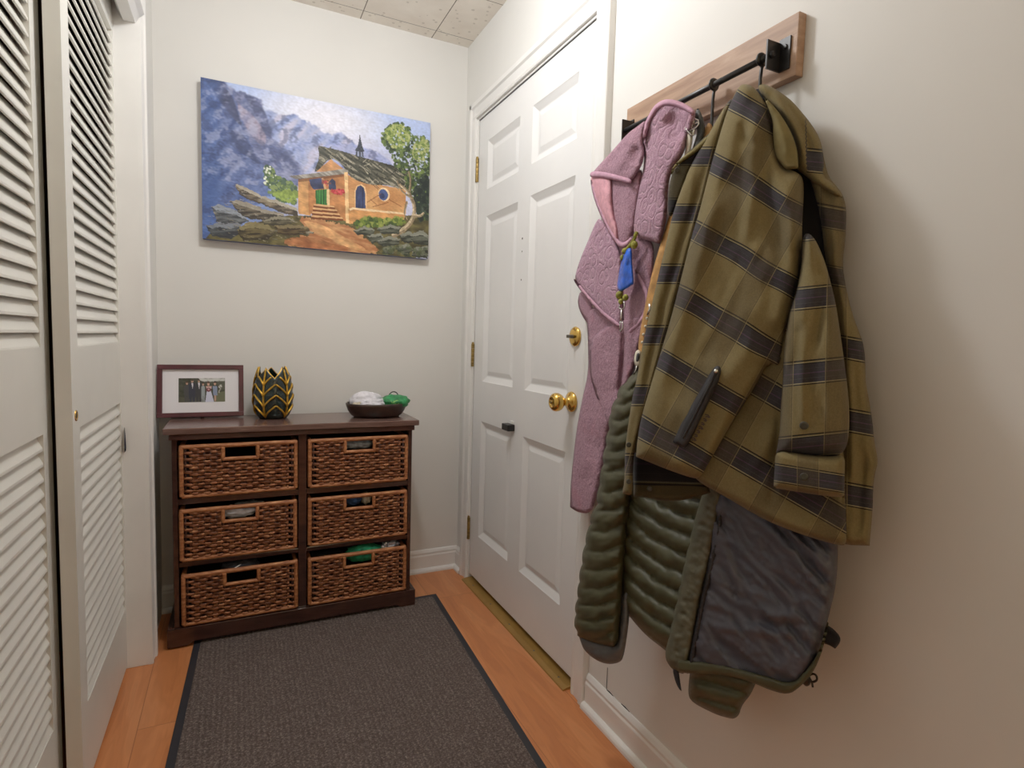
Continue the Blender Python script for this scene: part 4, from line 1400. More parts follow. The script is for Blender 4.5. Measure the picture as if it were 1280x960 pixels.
def hook(y, zend, label, cat='hook'):
    r_ = empty('coat_hook', (RX, y, RZ), label, cat, 'coat hooks on the rail')
    m_ = MB()
    R_ = .0105
    pts = [(RX + math.sin(a) * R_, y, RZ + math.cos(a) * R_) for a in np.linspace(-2.4, 2.9, 18)]
    pts += [(RX + .001, y, RZ - .018), (RX, y, RZ - .03), (RX, y, zend)]
    pts += [(RX - .012 + .012 * math.cos(a), y, zend - .012 * math.sin(a)) for a in np.linspace(.3, PI, 8)]
    pts.append((RX - .024, y, zend + .012))
    m_.tube(pts, .0032, 8); m_.build('bent_wire', M['black'], r_)
    m_ = MB(); m_.tube([(RX + math.cos(a) * .0085, y, RZ + math.sin(a) * .0085) for a in np.linspace(0, 2 * PI, 14)], .004, 7, closed=True, up=(0, 1, 0)); m_.build('ring', M['black'], r_)
    return r_
hook(-1.566, 1.50, 'black wire coat hook on the rail between the pink towel and plaid jacket')
hook(-1.686, 1.545, 'black wire coat hook at the near end of the rail carrying the plaid jacket')


# ================================================================== GARMENTS
PJ = plane3((948, 105, -.075), (1087, 682, -.075), (794, 568, -.245))
PP = plane3((905, 200, -.062), (1047, 690, -.058), (724, 780, -.150))
PT = plane3((840, 127, -.085), (715, 635, -.060), (800, 400, -.085))

# ---------------------------------------------------------------- olive puffer jacket
puffer = empty('puffer_jacket', (-.12, -1.6, .40), 'olive quilted puffer jacket with slate lining hanging under the plaid jacket', 'jacket')
sv = np.array([440, 462, 480, 499.6, 518, 538.6, 559, 582, 608.5, 632, 657, 682.6, 706.5, 729, 750, 770, 791, 815])
def sleeve_field(Q):
    ax_v = np.array([440, 470, 500, 560, 620, 690, 780, 830]); ax_u = np.array([800, 796, 782, 771, 764, 756, 748, 750])
    hw = np.array([6, 10, 14, 22, 28, 28, 29, 28])
    s = (Q[:, 0] - np.interp(Q[:, 1], ax_v, ax_u)) / np.interp(Q[:, 1], ax_v, hw)
    q = Q[:, 1] - 7 * (1 - np.clip(np.abs(s + .1), 0, 1)) + 4 * s + 1.2 * vnoise(Q, 12, 12, 5)
    k = np.interp(q, sv, np.arange(len(sv)))
    return .021 * np.abs(np.sin(PI * k)) ** .6 + .0022 * vnoise(Q, 9, 5, 3)
def bumpy(pts, seams, d):
    """indent a traced edge at each seam, puff it between"""
    pts = np.array(pts, float); out = []
    for v_ in np.arange(pts[0, 1], pts[-1, 1], 2.5):
        u = np.interp(v_, pts[:, 1], pts[:, 0]); k = np.interp(v_, seams, np.arange(len(seams)))
        out.append((u - d * (np.sqrt(abs(math.sin(PI * k))) - .6), v_))
    return out
sl_left = bumpy([(789, 470), (776, 484), (769, 500), (763, 516), (761, 536), (758, 552), (755, 568), (752, 589), (748, 614), (746, 630), (739.5, 645), (735, 664), (730.5, 684), (727.5, 704), (724, 726), (722, 746), (719.5, 763), (719, 783), (723, 797)], sv - 2, 3.2)
sl = sl_left + [(735, 803), (755, 808), (772, 811)] + [(775, 777), (778, 737), (781, 692), (785, 650), (792, 600), (800, 560), (804, 520), (806, 480), (800, 462)]
so = cloth('sleeve', sl, PP, thick=.052, width=26, back=.03, off=.026, field=sleeve_field, mat=M['puff'], parent=puffer, step=2.3, chaikin=1)
cloth('cuff', [(722, 790), (726, 803), (730, 813), (744, 825), (760, 831), (776, 828), (780, 819), (784, 794), (787, 770), (786, 735), (778, 740), (774, 780), (772, 806), (755, 803), (736, 798)], PP, thick=.028, width=12, back=.02, off=.02,
      field=lambda Q: .004 * vnoise(Q, 10, 12, 8) + .004 * vnoise(Q, 25, 6, 2), mat=M['cuff_grey'], parent=so, step=3)
def body_field(Q):
    x = np.clip(Q[:, 0] - 780, -20, 400)
    g = 75 * (1 - np.exp(-x / 62))
    q = (Q[:, 1] - g - 640 + 1.5 * vnoise(Q, 14, 14, 6)) / 24.5
    return .022 * np.abs(np.sin(PI * q)) ** .6 + .0025 * vnoise(Q, 8, 12, 4) + .004 * vnoise(Q, 40, 40, 9)
body = [(800, 470), (815, 380), (845, 250), (880, 170), (930, 140), (975, 190), (1000, 330), (1010, 480), (1010, 600), (940, 640), (900, 640), (890, 690), (872, 755), (858, 822), (834, 815), (828, 810), (808, 795), (792, 777), (779, 761), (773, 740), (772, 650), (785, 560)]
cloth('quilted_body', body, PP, thick=.035, width=22, back=.03, off=-.008, field=body_field, mat=M['puff'], parent=puffer, step=2.7)
# slate lining turned to the front
def lin_field(Q):
    a = vnoise(Q, 60, 11, 11, .85); b_ = vnoise(Q, 34, 6, 12, .75)
    rg = (1 - np.abs(a)) ** 3
    rg2 = (1 - np.abs(vnoise(Q, 45, 9, 14, .45))) ** 4
    return .007 * a + .009 * rg + .003 * rg2 + .001 * b_
lin_o = [(888, 600), (960, 610), (1046, 640, 1), (1047.6, 681), (1046, 729), (1035, 774), (1025, 813), (1014, 838), (998, 856), (985, 866), (960, 858), (942, 851), (917, 843), (880, 838), (856, 832), (862, 800), (873, 755), (884, 690)]
folds = [([(900, 640), (930, 690), (970, 730), (1010, 770)], 5, .010), ([(935, 640), (980, 680), (1020, 730), (1040, 760)], 6, .012), ([(985, 660), (1015, 690), (1038, 720)], 5, .012),
         ([(893, 690), (915, 735), (925, 755)], 5, -.010), ([(888, 720), (905, 745), (960, 770), (1010, 775)], 6, .009), ([(878, 780), (940, 790), (1010, 795)], 6, .008), ([(880, 760), (940, 778), (1000, 784)], 4, -.006), ([(905, 665), (925, 715), (975, 755)], 4, -.008)]
cloth('lining', lin_o, PP, thick=.030, width=14, back=.03, off=.030, field=lin_field, folds=folds, mat=M['lining'], parent=puffer, step=3.2)
# hem binding of the lining side
cloth('hem', [(845, 822), (862, 826), (900, 830), (930, 838), (960, 846), (990, 856), (1010, 835), (1024, 815), (1033, 778), (1037, 776), (1028, 815), (1016, 842), (1000, 859), (985, 869), (960, 862), (943, 854), (917, 846), (880, 842), (856, 842), (845, 838)], PP,
      thick=.010, width=4, back=.03, off=.060, mat=M['puff'], parent=puffer, step=2.5)
# zip placket strip
def placket_field(Q):
    return .0025 * vnoise(Q, 10, 4, 15, .6) + .0018 * vnoise(Q, 5, 5, 16)
cloth('zip_placket', [(884, 596), (908, 600), (901, 626), (890, 690), (874, 755), (863, 819), (857, 843), (848, 841), (838, 835), (830, 820), (836, 797), (845, 754), (857, 697), (868, 650)], PP, thick=.022, width=9, back=.03, off=.045, field=placket_field, mat=M['puff_band'], parent=puffer, step=2.6)
cloth('zip_edge', [(903, 616), (907, 617), (897, 690), (881, 755), (869, 822), (862, 842), (857, 842), (863, 819), (874, 755), (890, 690)], PP, thick=.010, width=3, back=.02, off=.058, mat=M['zip'], parent=puffer, step=2.2)
# far sleeve end below the hem
def far_field(Q):
    q = (Q[:, 1] - .30 * (Q[:, 0] - 862) - 846) / 22.0
    return .020 * np.abs(np.sin(PI * q)) ** .6 + .002 * vnoise(Q, 8, 8, 4)
cloth('far_sleeve', [(866, 815), (945, 820), (948, 845), (944, 856), (938, 869), (931, 877), (926, 885), (924, 894), (917, 899), (908, 897), (897, 894), (878, 885), (866, 878), (860, 870), (861, 850)], PP, thick=.032, width=20, back=.02, off=.002, field=far_field, mat=M['puff'], parent=puffer, step=3)
# straps and draw cord
cloth('hem_strap', [(840, 834), (848, 836), (850, 850), (852, 864, 1), (849, 862), (844, 852)], PP, thick=.004, width=3, back=.004, off=.05, mat=M['blackcloth'], parent=puffer, step=2)
cloth('loop_strap', [(1028, 779), (1040, 784), (1051, 796), (1050, 804), (1044, 811, 1), (1036, 806), (1028, 804)], PP, thick=.006, width=4, back=.004, off=.02, mat=M['blackcloth'], parent=puffer, step=2.2)
def pl_pt(u, v, pl, off):
    r_ = ray(u, v); t = ((pl[0] - CAM_LOC) @ pl[1]) / (r_ @ pl[1]); return CAM_LOC + r_ * t - r_ / np.linalg.norm(r_) * off
m_ = MB()
m_.sphere(tuple(pl_pt(1008, 850, PP, .05)), (.007, .007, .010), 10, 8)
for pts in ([(1000, 855), (1008, 848), (1014, 842), (1020, 843), (1022, 850), (1016, 853), (1010, 851)], [(1012, 848), (1015, 853), (1016, 859)], [(996, 857), (1002, 851), (1008, 848)]):
    m_.tube([tuple(pl_pt(u, v, PP, .05)) for u, v in smooth_line(pts, 2)], .0018, 6)
m_.build('draw_cord', M['blackplastic'], puffer)

# ---------------------------------------------------------------- plaid flannel jacket
jacket = empty('flannel_jacket', (-.2, -1.75, .85), 'olive and charcoal plaid flannel jacket hanging in front on the coat rack', 'jacket')
def uv_front(Q): return ((Q[:, 0] + .55 * Q[:, 1] - 1137) / 86.0 + .008 * vnoise(Q, 40, 40, 1), (Q[:, 1] - .58 * Q[:, 0] + 24) / 95.0 + .03 * vnoise(Q, 50, 50, 2) + .02)
def uv_side(Q): return ((Q[:, 0] + .55 * Q[:, 1] - 1305) / 92.0, (Q[:, 1] - .58 * Q[:, 0] + 67) / 105.0)
def uv_sleeve(Q): return ((Q[:, 0] - 1048 + .02 * (Q[:, 1] - 400)) / 70.0, np.interp(Q[:, 1] + .10 * (Q[:, 0] - 1016), [288, 372, 466, 558, 640], [-1, 0, 1, 2, 2.9]))
def uv_cuff(Q): return ((Q[:, 0] - 1010) / 64.0, (Q[:, 1] - .16 * (Q[:, 0] - 1010) - 598) / 72.0)
def uv_back(Q): return ((Q[:, 0] - 1082) / 80.0 + .5, np.interp(Q[:, 1] - .18 * (Q[:, 0] - 1060), [190, 280, 347, 436, 526, 619, 710], [-1.8, -1, 0, 1, 2, 3, 4]))
def uv_strip(Q): return ((Q[:, 0] + .27 * Q[:, 1] - 918) / 80.0 + .5, np.interp(Q[:, 1], [120, 197, 267, 343, 420, 494, 582, 660], [-3, -2, -1, 0, 1, 2, 3, 4]))
def uv_collar(Q): return (Q[:, 0] * 0 + .5, np.where(Q[:, 0] > 1008, np.interp(Q[:, 1] - .1 * (Q[:, 0] - 1021), [150, 203, 240, 300], [-.55, 0, .42, .5]), .45))

# dark sheet behind the panels: shade of the shoulder hollow put into colour
cloth('shoulder_shade', [(938, 112), (958, 110), (985, 150), (1020, 215), (1034, 260), (1042, 330), (1046, 420), (1040, 640), (990, 640), (880, 590), (830, 560), (840, 420), (870, 260), (900, 160)], PJ, thick=.01, width=10, back=.02, off=-.012, mat=M['jacket_dark'], parent=jacket, step=7)
# back panel on the wall side
back_o = [(960, 112), (989, 125), (1002, 140), (1015, 156), (1026, 175), (1030, 199), (1036, 222), (1043.5, 230), (1052, 241), (1056, 251), (1058, 265), (1057, 298), (1053, 330), (1057, 358), (1064, 388), (1073, 413), (1080, 431), (1082, 459), (1082, 478), (1086, 498), (1090.5, 526), (1093, 553), (1098, 578), (1094, 590), (1091.6, 608), (1091, 636), (1089, 659), (1087, 682, 1),
          (1047, 681), (1040, 660), (1046, 600), (1050, 520), (1046, 440), (1037, 360), (1030, 314), (1026, 276), (1020, 250), (1014, 228), (1000, 190), (975, 150)]
cloth('back_panel', back_o, PJ, thick=.030, width=12, back=.02, off=-.004, uvf=uv_back, mat=M['plaid'], parent=jacket, step=3.4,
      folds=[([(1035, 250), (1045, 330), (1060, 420), (1066, 520), (1064, 640)], 5, .008), ([(1050, 300), (1044, 350), (1056, 410)], 4, -.006), ([(1080, 560), (1078, 620), (1074, 680)], 4, -.006)], field=lambda Q: .004 * vnoise(Q, 12, 45, 21))
# side panel below the pocket seam
side_o = [(985, 380), (1010, 400), (1040, 480), (1056, 560), (1058, 640), (1060, 681), (1047, 681.7), (1010, 671), (967, 655), (940, 641), (907, 621), (868, 600), (866, 585), (900, 545), (935, 480)]
cloth('side_panel', side_o, PJ, thick=.028, width=10, back=.015, off=.020, uvf=uv_side, mat=M['plaid'], parent=jacket, step=3.6,
      folds=[([(965, 520), (955, 570), (920, 610)], 8, .006), ([(975, 500), (972, 570), (962, 640)], 6, -.008)], field=lambda Q: .005 * vnoise(Q, 30, 30, 22))
# front panel
front_o = [(924, 107), (932, 104.5), (943, 109), (954, 124), (963, 142), (968, 165), (972, 190), (980, 210), (994, 214), (1004, 221), (1005, 243), (1003, 274), (1002, 314), (1000, 345), (990, 385), (980, 432), (977, 462), (962, 455), (946, 482), (925, 516), (901, 556), (879, 597),
           (868.5, 599), (834, 587), (812, 578), (795, 571, 1), (796, 556), (800, 527), (811, 489), (826, 440), (840, 393), (851, 349), (866, 289), (873, 269), (884, 225), (892.5, 193), (906, 147), (914, 126)]
front_folds = [([(946, 130), (942, 190), (940, 240), (930, 330)], 9, .012), ([(925, 140), (906, 200), (885, 290), (860, 370), (830, 480)], 10, .008), ([(958, 150), (955, 220), (965, 290), (985, 340)], 9, -.010),
               ([(980, 220), (990, 280), (990, 350)], 10, .012), ([(960, 330), (945, 400), (900, 500)], 14, .008), ([(975, 400), (965, 440), (940, 470)], 10, -.010), ([(925, 150), (932, 175), (945, 185)], 5, -.006),
               ([(905, 260), (880, 370), (850, 460)], 12, -.006), ([(900, 440), (870, 520), (845, 570)], 12, .006)]
cloth('front_panel', front_o, PJ, thick=.045, width=16, back=.03, off=.030, uvf=uv_front, mat=M['plaid'], parent=jacket, step=3.2, folds=front_folds, field=lambda Q: .005 * vnoise(Q, 45, 45, 23) + .003 * vnoise(Q, 14, 40, 24, .3))
# edge strip with placket on the left of the front panel
strip_o = [(914, 122), (918, 128), (907, 150), (896, 193), (876, 269), (868, 295), (854, 349), (829, 440), (814, 493), (805, 522), (795, 556), (792, 575), (791, 598), (790, 620, 1), (778, 616.5, 1), (781, 598), (781, 566), (784, 540), (790.5, 495), (797, 470), (803, 430), (814, 383), (824, 340), (833, 303), (840, 270), (851, 238), (863, 207), (884, 171), (903, 137)]
strip = cloth('front_edge', strip_o, PJ, thick=.022, width=8, back=.02, off=.008, uvf=uv_strip, mat=M['plaid'], parent=jacket, step=3, folds=[([(890, 190), (862, 270), (838, 350), (815, 440), (800, 510)], 4, -.010), ([(795, 510), (788, 550), (784, 600)], 3, -.006)], field=lambda Q: .003 * vnoise(Q, 8, 50, 25))
# turned-back collar point on the left with its snap
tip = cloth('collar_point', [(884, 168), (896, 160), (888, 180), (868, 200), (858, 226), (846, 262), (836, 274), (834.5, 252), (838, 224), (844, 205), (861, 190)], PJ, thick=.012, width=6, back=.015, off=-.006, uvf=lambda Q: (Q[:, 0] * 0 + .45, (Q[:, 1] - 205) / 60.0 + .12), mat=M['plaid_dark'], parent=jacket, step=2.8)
cloth('collar_fold', [(884, 170), (893, 165), (880, 184), (858, 199), (846, 207), (838, 222), (840, 209), (852, 197), (868, 185)], PJ, thick=.008, width=4, back=.006, off=.008, mat=M['khaki'], parent=tip, step=2.4)
def disc(name, u, v, pl, off, r, mat, parent):
    m__ = MB(); c__ = Vector(pl_pt(u, v, pl, off)); nn = Vector(-ray(u, v)).normalized()
    a__ = nn.orthogonal().normalized(); b__ = nn.cross(a__)
    vs_, fs_ = [], []
    for rr, hh in ((r, 0), (r, .0015), (r * .8, .003), (r * .35, .0022)):
        for k in range(16):
            th_ = 2 * PI * k / 16; vs_.append(c__ + a__ * rr * math.cos(th_) + b__ * rr * math.sin(th_) + nn * hh)
    for i in range(3):
        for k in range(16): fs_.append((i * 16 + k, i * 16 + (k + 1) % 16, (i + 1) * 16 + (k + 1) % 16, (i + 1) * 16 + k))
    fs_.append(tuple(48 + k for k in range(16))); fs_.append(tuple(reversed(range(16))))
    m__.add(vs_, fs_, 0, True); return m__.build(name, mat, parent)
disc('snap_button', 846.5, 212.5, PJ, .016, .005, M['snap'], tip)
disc('snap_button', 786, 556, PJ, .032, .005, M['snap'], strip)
disc('snap_button', 786, 602, PJ, .032, .005, M['snap'], strip)
# tail of the far front, seen from inside
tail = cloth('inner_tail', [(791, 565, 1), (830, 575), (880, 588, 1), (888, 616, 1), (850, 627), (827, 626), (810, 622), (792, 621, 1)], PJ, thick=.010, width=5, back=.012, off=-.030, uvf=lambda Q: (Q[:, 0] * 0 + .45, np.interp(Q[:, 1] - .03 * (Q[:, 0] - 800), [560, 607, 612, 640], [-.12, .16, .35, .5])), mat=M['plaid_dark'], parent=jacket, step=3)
disc('snap_button', 812, 611, PJ, -.018, .005, M['snap'], tail)
# collar at the nape
cloth('hood_back', [(947, 107), (955, 104.5), (967, 110), (978, 117), (990, 126), (1003, 141), (1015, 156), (1026, 176), (1030, 200), (1029, 221), (1044, 231), (1053, 246), (1052, 249), (1036, 242), (1020, 232), (1006, 219), (994, 211), (997, 190), (992, 172), (978, 148), (960, 130), (950, 116)], PJ, thick=.030, width=9, back=.02, off=.012, uvf=uv_collar, mat=M['plaid'], parent=jacket, step=3,
      folds=[([(965, 115), (990, 150), (1003, 185), (1008, 215)], 5, .010), ([(975, 118), (1005, 155), (1018, 200)], 4, -.008)], field=lambda Q: .003 * vnoise(Q, 12, 30, 26, .5))
cloth('collar', [(955, 121), (960, 125), (972, 138), (983, 154), (992, 172), (997, 189), (998, 211, 1), (983, 212, 1), (974, 203), (968, 190), (966, 170), (966, 150), (960, 135)], PJ, thick=.012, width=4, back=.012, off=.060, mat=M['khaki'], parent=jacket, step=2.6, folds=[([(968, 140), (980, 170), (984, 205)], 6, .006)])
# sleeve hanging at the side
sleeve_o = [(1003, 300), (1007, 290), (1018, 296), (1031, 326), (1038, 351), (1045, 379), (1052, 427), (1059, 477), (1062, 514), (1061, 549), (1055, 566), (1040, 572), (1000, 569), (971, 566), (969, 572), (974, 544), (976, 508), (978, 486), (980, 431), (987, 388), (996, 363), (1002, 330)]
sl2 = cloth('sleeve', sleeve_o, PJ, thick=.048, width=22, back=.03, off=.058, uvf=uv_sleeve, mat=M['plaid'], parent=jacket, step=3.2,
      folds=[([(1006, 310), (1004, 360), (1003, 430), (1004, 560)], 5, .008), ([(1000, 400), (996, 440), (990, 470)], 6, -.010), ([(1030, 340), (1026, 380), (1020, 440)], 6, -.008), ([(1022, 300), (1018, 330), (1026, 352)], 5, -.008), ([(1028, 400), (1032, 470), (1030, 560)], 8, .006)], field=lambda Q: .004 * vnoise(Q, 12, 40, 27))
cuff = cloth('cuff', [(970, 561), (1000, 567), (1040, 571), (1056, 568), (1056, 590), (1055, 622, 1), (1030, 620), (1005, 616), (985, 613), (967, 610, 1), (968, 585)], PJ, thick=.030, width=10, back=.03, off=.072, uvf=uv_cuff, mat=M['plaid'], parent=sl2, step=3)
disc('snap_button', 1005, 532, PJ, .128, .0062, M['snap'], sl2)
disc('snap_button', 1005, 596, PJ, .112, .0058, M['snap'], sl2)
# zip pocket with tape and pull, small dark embroidery beside it
zp = cloth('zip_pocket', [(893, 456), (902, 458), (902, 470), (893, 488), (878, 520), (862, 553), (855, 560, 1), (841, 553, 1), (852, 528), (868, 500), (880, 480)], PJ, thick=.010, width=5, back=.04, off=.082, mat=M['zip'], parent=jacket, step=2.4)
m_ = MB(); m_.tube([tuple(pl_pt(u, v, PJ, .097)) for u, v in smooth_line([(895, 464), (888, 480), (872, 512), (854, 548)], 2)], .0022, 6); m_.build('zip_teeth', M['black'], zp)
m_ = MB(); m_.sphere(tuple(pl_pt(895, 464, PJ, .099)), .0042, 10, 8); m_.build('zip_pull', M['silver'], zp)
m_ = MB()
def lg(pts, r=.0011): m_.tube([tuple(pl_pt(u, v, PJ, .085)) for u, v in smooth_line(pts, 1)], r, 5)
for k in range(7):
    t = k / 6.0
    cu, cv = 884 - 17 * t, 520 + 29 * t
    sx = 5.5 if k % 3 == 0 else 3.6
    lg([(cu - sx * .5, cv - sx * .3), (cu + sx * .2, cv - 1.5), (cu + sx * .6, cv + sx * .4)]); lg([(cu - sx * .4, cv + 1.5), (cu + .4, cv + .2), (cu + sx * .3, cv + 2.4)])
m_.build('embroidered_logo', M['logo'], jacket)

# ---------------------------------------------------------------- tan punched strap between towel and jacket
strap = empty('collar_strap', (-.12, -1.52, 1.0), 'tan punched strap with silver buckle hanging between the pink towel and plaid jacket', 'strap')
PS = plane3((875, 150, -.095), (797, 460, -.125), (900, 330, -.085))
cloth('tan_band', [(884, 150), (893, 160), (888, 178), (862, 225), (838, 300), (828, 345), (819, 390), (812, 428), (806, 446), (797, 442), (799, 420), (804, 392), (815, 340), (830, 290), (850, 225), (875, 180)], PS, thick=.008, width=4, back=.006, off=.0, mat=M['tan'], parent=strap, step=3)
cloth('grey_loop', [(870, 137), (873, 134), (880, 150), (882, 165), (874, 185), (866, 200), (862, 196), (868, 178), (872, 164), (868, 150)], PS, thick=.008, width=4, back=.006, off=.012, mat=M['greyweb'], parent=strap, step=2.4)
cloth('cream_tab', [(858, 163), (866, 161), (866, 176), (862, 194), (855, 198), (857, 180)], PS, thick=.006, width=3, back=.004, off=.022, mat=M['cream'], parent=strap, step=2.2)
m_ = MB()
for pts in ([(858, 153), (872, 148), (874, 158), (860, 164), (858, 153)], [(859, 158), (873, 153)], [(863, 164), (868, 150)], [(857, 160), (866, 172), (868, 160)]):
    m_.tube([tuple(pl_pt(u, v, PS, .034)) for u, v in smooth_line(pts, 1)], .0022, 6)
m_.build('buckle', M['silver'], strap)
for u, v in ((809, 398), (807, 408), (804.5, 418), (803, 428)):
    hl = MB(); hl.sphere(tuple(pl_pt(u, v, PS, .008)), .0035, 8, 6); hl.build('eyelet', M['cream'], strap)
cloth('white_clip', [(795, 437), (801, 438), (802, 447), (800, 459), (794, 458), (792, 449)], PS, thick=.008, width=3, back=.006, off=.008, mat=M['cream'], parent=strap, step=2)
cloth('grey_oval', [(796, 441), (799.5, 441), (799.5, 448), (797, 453), (794.5, 451)], PS, thick=.004, width=2, back=.002, off=.016, mat=M['greyweb'], parent=strap, step=1.5)
m_ = MB(); m_.tube([tuple(pl_pt(u, v, PS, .01)) for u, v in [(796, 458), (795, 463), (792, 468)]], .0022, 6); m_.build('end_pin', M['silver'], strap); m_ = MB(); m_.tube([tuple(pl_pt(u, v, PS, .006)) for u, v in [(812, 380), (813, 386), (810, 394)]], .004, 6); m_.build('ring', M['silver'], strap)

# ---------------------------------------------------------------- pink towel
towel = empty('terry_towel', (-.09, -1.3, .56), 'pink embossed terry towel hanging at the left end of the coat rack', 'towel')
def tf(seed, a=.005): return lambda Q: a * vnoise(Q, 22, 26, seed) + .0015 * vnoise(Q, 6, 6, seed + 1)
# long lower drape
lo1 = [(733, 380), (765, 392), (785, 410), (782, 430), (778, 470), (775, 500), (766, 527), (760, 540), (753, 588), (746, 620), (739, 642), (723, 641), (712.5, 634, 1), (713, 615), (714, 596), (720.5, 536), (729, 493), (735.5, 466), (735, 430)]
cloth('lower_drape', lo1, PT, thick=.016, width=6, back=.012, off=-.004, mat=M['towel_plain'], parent=towel, step=3.4, folds=[([(768, 400), (758, 480), (750, 560)], 8, .012), ([(748, 400), (745, 470), (738, 520)], 7, -.010), ([(735, 520), (728, 600)], 6, .008)], field=tf(31))
cloth('lower_fold', [(775, 400), (801, 395), (808, 400), (801, 430), (792, 462), (777, 500), (766, 527), (760, 535), (750, 510), (738, 472), (737, 462), (737, 420)], PT, thick=.018, width=4, back=.008, off=.010, mat=M['towel_plain'], parent=towel, step=3.2, folds=[([(780, 408), (779, 450), (774, 500)], 3, -.030), ([(752, 440), (757, 490)], 10, .006)], field=tf(33))
cloth('side_curl', [(726, 362), (740, 374), (742, 400), (736.5, 407, 1), (728, 396), (723, 384), (722, 374)], PT, thick=.016, width=7, back=.010, off=-.012, mat=M['towel_plain'], parent=towel, step=2.6)
# dark fold on the right
cloth('right_fold', [(770, 290), (795, 292), (818, 300), (817, 340), (813, 380), (808, 396), (798, 408), (786, 418, 1), (777, 405), (773, 365), (770, 320)], PT, thick=.014, width=6, back=.01, off=.004, mat=M['towel_plain'], parent=towel, step=3.2, folds=[([(793, 335), (806, 360), (809, 375), (805, 398)], 4, .010), ([(788, 330), (800, 365)], 8, -.010)], field=tf(35, .003))
cloth('right_hem', [(792, 332), (800, 344), (808, 358), (813, 374), (811, 388), (804, 402), (795, 411), (786, 419, 1), (784, 413), (796, 404), (804, 392), (807, 378), (803, 362), (796, 350)], PT, thick=.008, width=2.5, back=.006, off=.026, mat=M['towel_hem'], parent=towel, step=2.2)
cloth('diagonal_hem', [(718, 347), (727, 359), (741, 375), (756, 391), (776, 405), (775, 411), (755, 397), (740, 381), (726, 364), (717, 351)], PT, thick=.006, width=2, back=.006, off=.040, mat=M['towel_hem'], parent=towel, step=2)
# embossed diamond fold
cloth('front_fold', [(750, 272), (758, 283), (772, 308), (777, 325), (778, 360), (778, 395), (775, 409, 1), (756, 395), (741, 378), (727, 362), (718, 350), (721, 337), (726, 322), (738, 294), (745, 277)], PT, thick=.014, width=5, back=.012, off=.024, mat=M['towel'], parent=towel, step=2.8, field=tf(37, .004), folds=[([(745, 290), (740, 340), (760, 390)], 10, .006)])
# right lobe over the hook
cloth('hood', [(809, 152), (818, 134), (829, 126), (841, 126), (854, 130), (866, 136), (870, 142), (866, 160), (858, 168), (856, 192), (843, 207), (835, 228), (834, 270), (829, 292), (825, 305, 1), (809, 300.5), (791, 295), (793, 270), (796, 250), (803, 218), (806, 195), (802, 178)], PT, thick=.028, width=9, back=.05, off=.036, mat=M['towel'], parent=towel, step=3, field=tf(39, .006),
      folds=[([(812, 150), (812, 175), (806, 200), (800, 240)], 6, -.014), ([(832, 145), (845, 158), (850, 178)], 12, -.026), ([(818, 160), (826, 185), (818, 230)], 7, .008), ([(835, 150), (840, 190), (822, 240), (808, 290)], 8, .006)])
cloth('hood_hem', [(806, 186), (807, 170), (814, 150), (822, 138), (831, 132), (842, 132), (855, 138), (868, 145), (870, 139), (858, 130), (842, 124), (829, 124), (817, 132), (808, 149), (802, 165)], PT, thick=.014, width=4, back=.02, off=.060, mat=M['towel_hem'], parent=towel, step=2.4)
# shoulder drape with the hem band and the opening under it
cloth('opening_flap', [(738, 219), (752, 218), (765, 219), (766, 236), (765.5, 252), (768, 270), (773, 284), (773, 300), (776, 309), (772, 308), (758, 283), (745, 254), (739, 234)], PT, thick=.026, width=8, back=.02, off=.042, mat=M['towel_in'], parent=towel, step=2.4, folds=[([(752, 226), (758, 255), (768, 290)], 6, .008)], field=tf(41, .002))
cloth('opening_inside', [(758, 218), (780, 220), (804, 208), (802, 230), (797, 260), (792, 298), (780, 310), (770, 306), (762, 284), (760, 250)], PT, thick=.026, width=12, back=.02, off=.024, mat=M['towel_plain'], parent=towel, step=2.8, folds=[([(784, 226), (781, 262), (780, 300)], 7, .010), ([(775, 232), (774, 260), (776, 290)], 4, -.008)], field=tf(47, .003))
cloth('opening_hem', [(737, 224), (741, 226), (747, 248), (760, 280), (774, 302), (782, 303), (791, 293), (792, 299), (782, 311), (772, 309), (757, 284), (743, 252)], PT, thick=.012, width=3.5, back=.01, off=.052, mat=M['towel_hem'], parent=towel, step=2.2)
cloth('shoulder_drape', [(809, 148), (797, 158), (785, 166), (765, 189), (748, 207), (739, 218), (752, 219), (768, 222), (787, 228), (793, 222), (803, 206), (806, 190), (803, 178), (806, 162)], PT, thick=.020, width=8, back=.03, off=.056, mat=M['towel_plain'], parent=towel, step=2.8, folds=[([(795, 170), (778, 198), (768, 216)], 6, .014), ([(800, 182), (792, 206)], 5, -.012), ([(782, 178), (758, 208)], 5, -.010)], field=tf(43, .003))
cloth('shoulder_hem', [(738, 214), (752, 214), (768, 217), (788, 223), (790, 228), (786, 230), (768, 225), (750, 222), (737, 222)], PT, thick=.010, width=3.5, back=.01, off=.072, mat=M['towel_hem'], parent=towel, step=2.2)

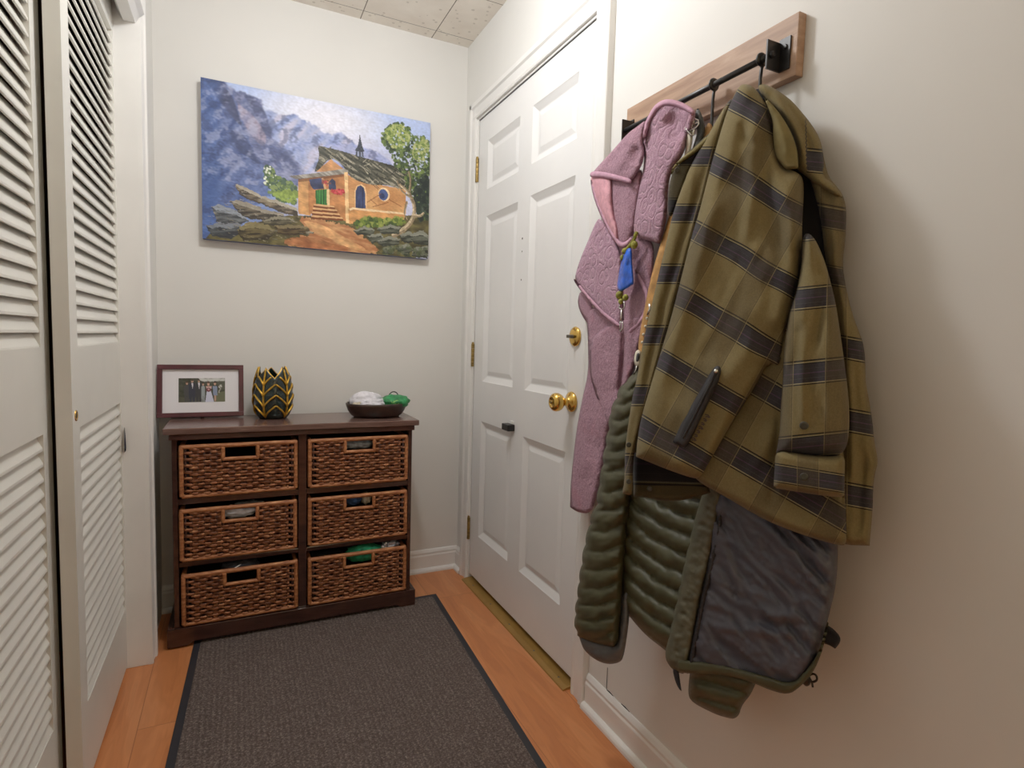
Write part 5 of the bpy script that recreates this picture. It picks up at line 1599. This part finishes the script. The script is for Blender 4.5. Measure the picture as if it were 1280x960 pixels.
# ---------------------------------------------------------------- dog leash with a blue waste bag
leash = empty('dog_leash', tuple(pl_pt(778, 415, PT, .07)), 'camo cord leash with blue bag and silver clip hanging in front of the pink towel', 'leash')
LO = .082
def lp(u, v, o=LO): return tuple(pl_pt(u, v, PT, o))
m_ = MB()
m_.tube([lp(u, v, .066) for u, v in smooth_line([(796, 290), (791, 303), (783, 312), (779, 330), (777, 350), (776, 366), (777, 378)], 2)], .0042, 8)
for (u, v, r) in ((793, 306, .008), (781, 314, .007), (778, 322, .006), (774, 369, .0085), (782, 372, .007), (776, 377, .006)):
    m_.sphere(lp(u, v), (r, r, r * 1.15), 10, 8)
m_.build('cord', M['cord'], leash)
cloth('waste_bag', [(786, 309), (790, 312), (790, 330), (792, 347), (792, 355, 1), (783, 361), (775, 365), (771, 360), (773, 345), (776, 328), (780, 316)], PT, thick=.012, width=6, back=.008, off=.080, mat=M['bluebag'], parent=leash, step=2, folds=[([(785, 312), (781, 335), (777, 360)], 2.5, .007), ([(788, 316), (787, 340), (786, 358)], 2, -.005)], field=lambda Q: .003 * vnoise(Q, 4, 9, 51))
m_ = MB()
m_.tube([lp(u, v) for u, v in [(775, 380), (774, 385), (778, 387), (781, 384), (780.5, 378), (776, 377)]], .0018, 7)
m_.tube([lp(u, v) for u, v in [(777, 387), (777, 395), (776.5, 402)]], [.0026, .0030, .0024], 8)
m_.tube([lp(u, v) for u, v in [(776.5, 401), (778.5, 404), (778.5, 410), (776.5, 414), (775, 413)]], .0020, 7)
m_.tube([lp(u, v) for u, v in [(775.5, 402), (775, 408), (775, 412)]], .0014, 7)
m_.build('snap_clip', M['silver'], leash)


# ================================================================== LIGHT AND CAMERA
def light(name, typ, loc, energy, color, **kw):
    l = bpy.data.lights.new(name, typ); l.energy = energy; l.color = color
    for k, v_ in kw.items(): setattr(l, k, v_)
    o = bpy.data.objects.new(name, l); o.location = loc; COL.objects.link(o); return o
light('ceiling_lamp', 'POINT', (-.62, -1.08, 2.24), 20.5, (.985, .99, 1.0), shadow_soft_size=.07)
light('hall_lamp', 'POINT', (-.35, -3.9, 2.1), 11, (1.0, .78, .46), shadow_soft_size=.25)
w = bpy.data.worlds.new('world'); SC.world = w; w.use_nodes = True
w.node_tree.nodes['Background'].inputs['Color'].default_value = (.8, .8, .8, 1)
w.node_tree.nodes['Background'].inputs['Strength'].default_value = .1
cam = bpy.data.cameras.new('camera'); co = bpy.data.objects.new('camera', cam); COL.objects.link(co)
co.location = CAM_LOC.tolist(); co.rotation_euler = CAM_ROT
cam.sensor_width = 36; cam.sensor_fit = 'HORIZONTAL'; cam.lens = FOC * 36 / 1280.0
cam.shift_x = (640 - PX0) / 1280.0; cam.shift_y = 0; cam.clip_start = .01
SC.camera = co
SC.view_settings.view_transform = 'Standard'
SC.view_settings.look = 'None'
SC.view_settings.exposure = -0.05
SC.view_settings.gamma = 1.12
SC.cycles.max_bounces = 8
SC.cycles.diffuse_bounces = 5
SC.cycles.use_denoising = True
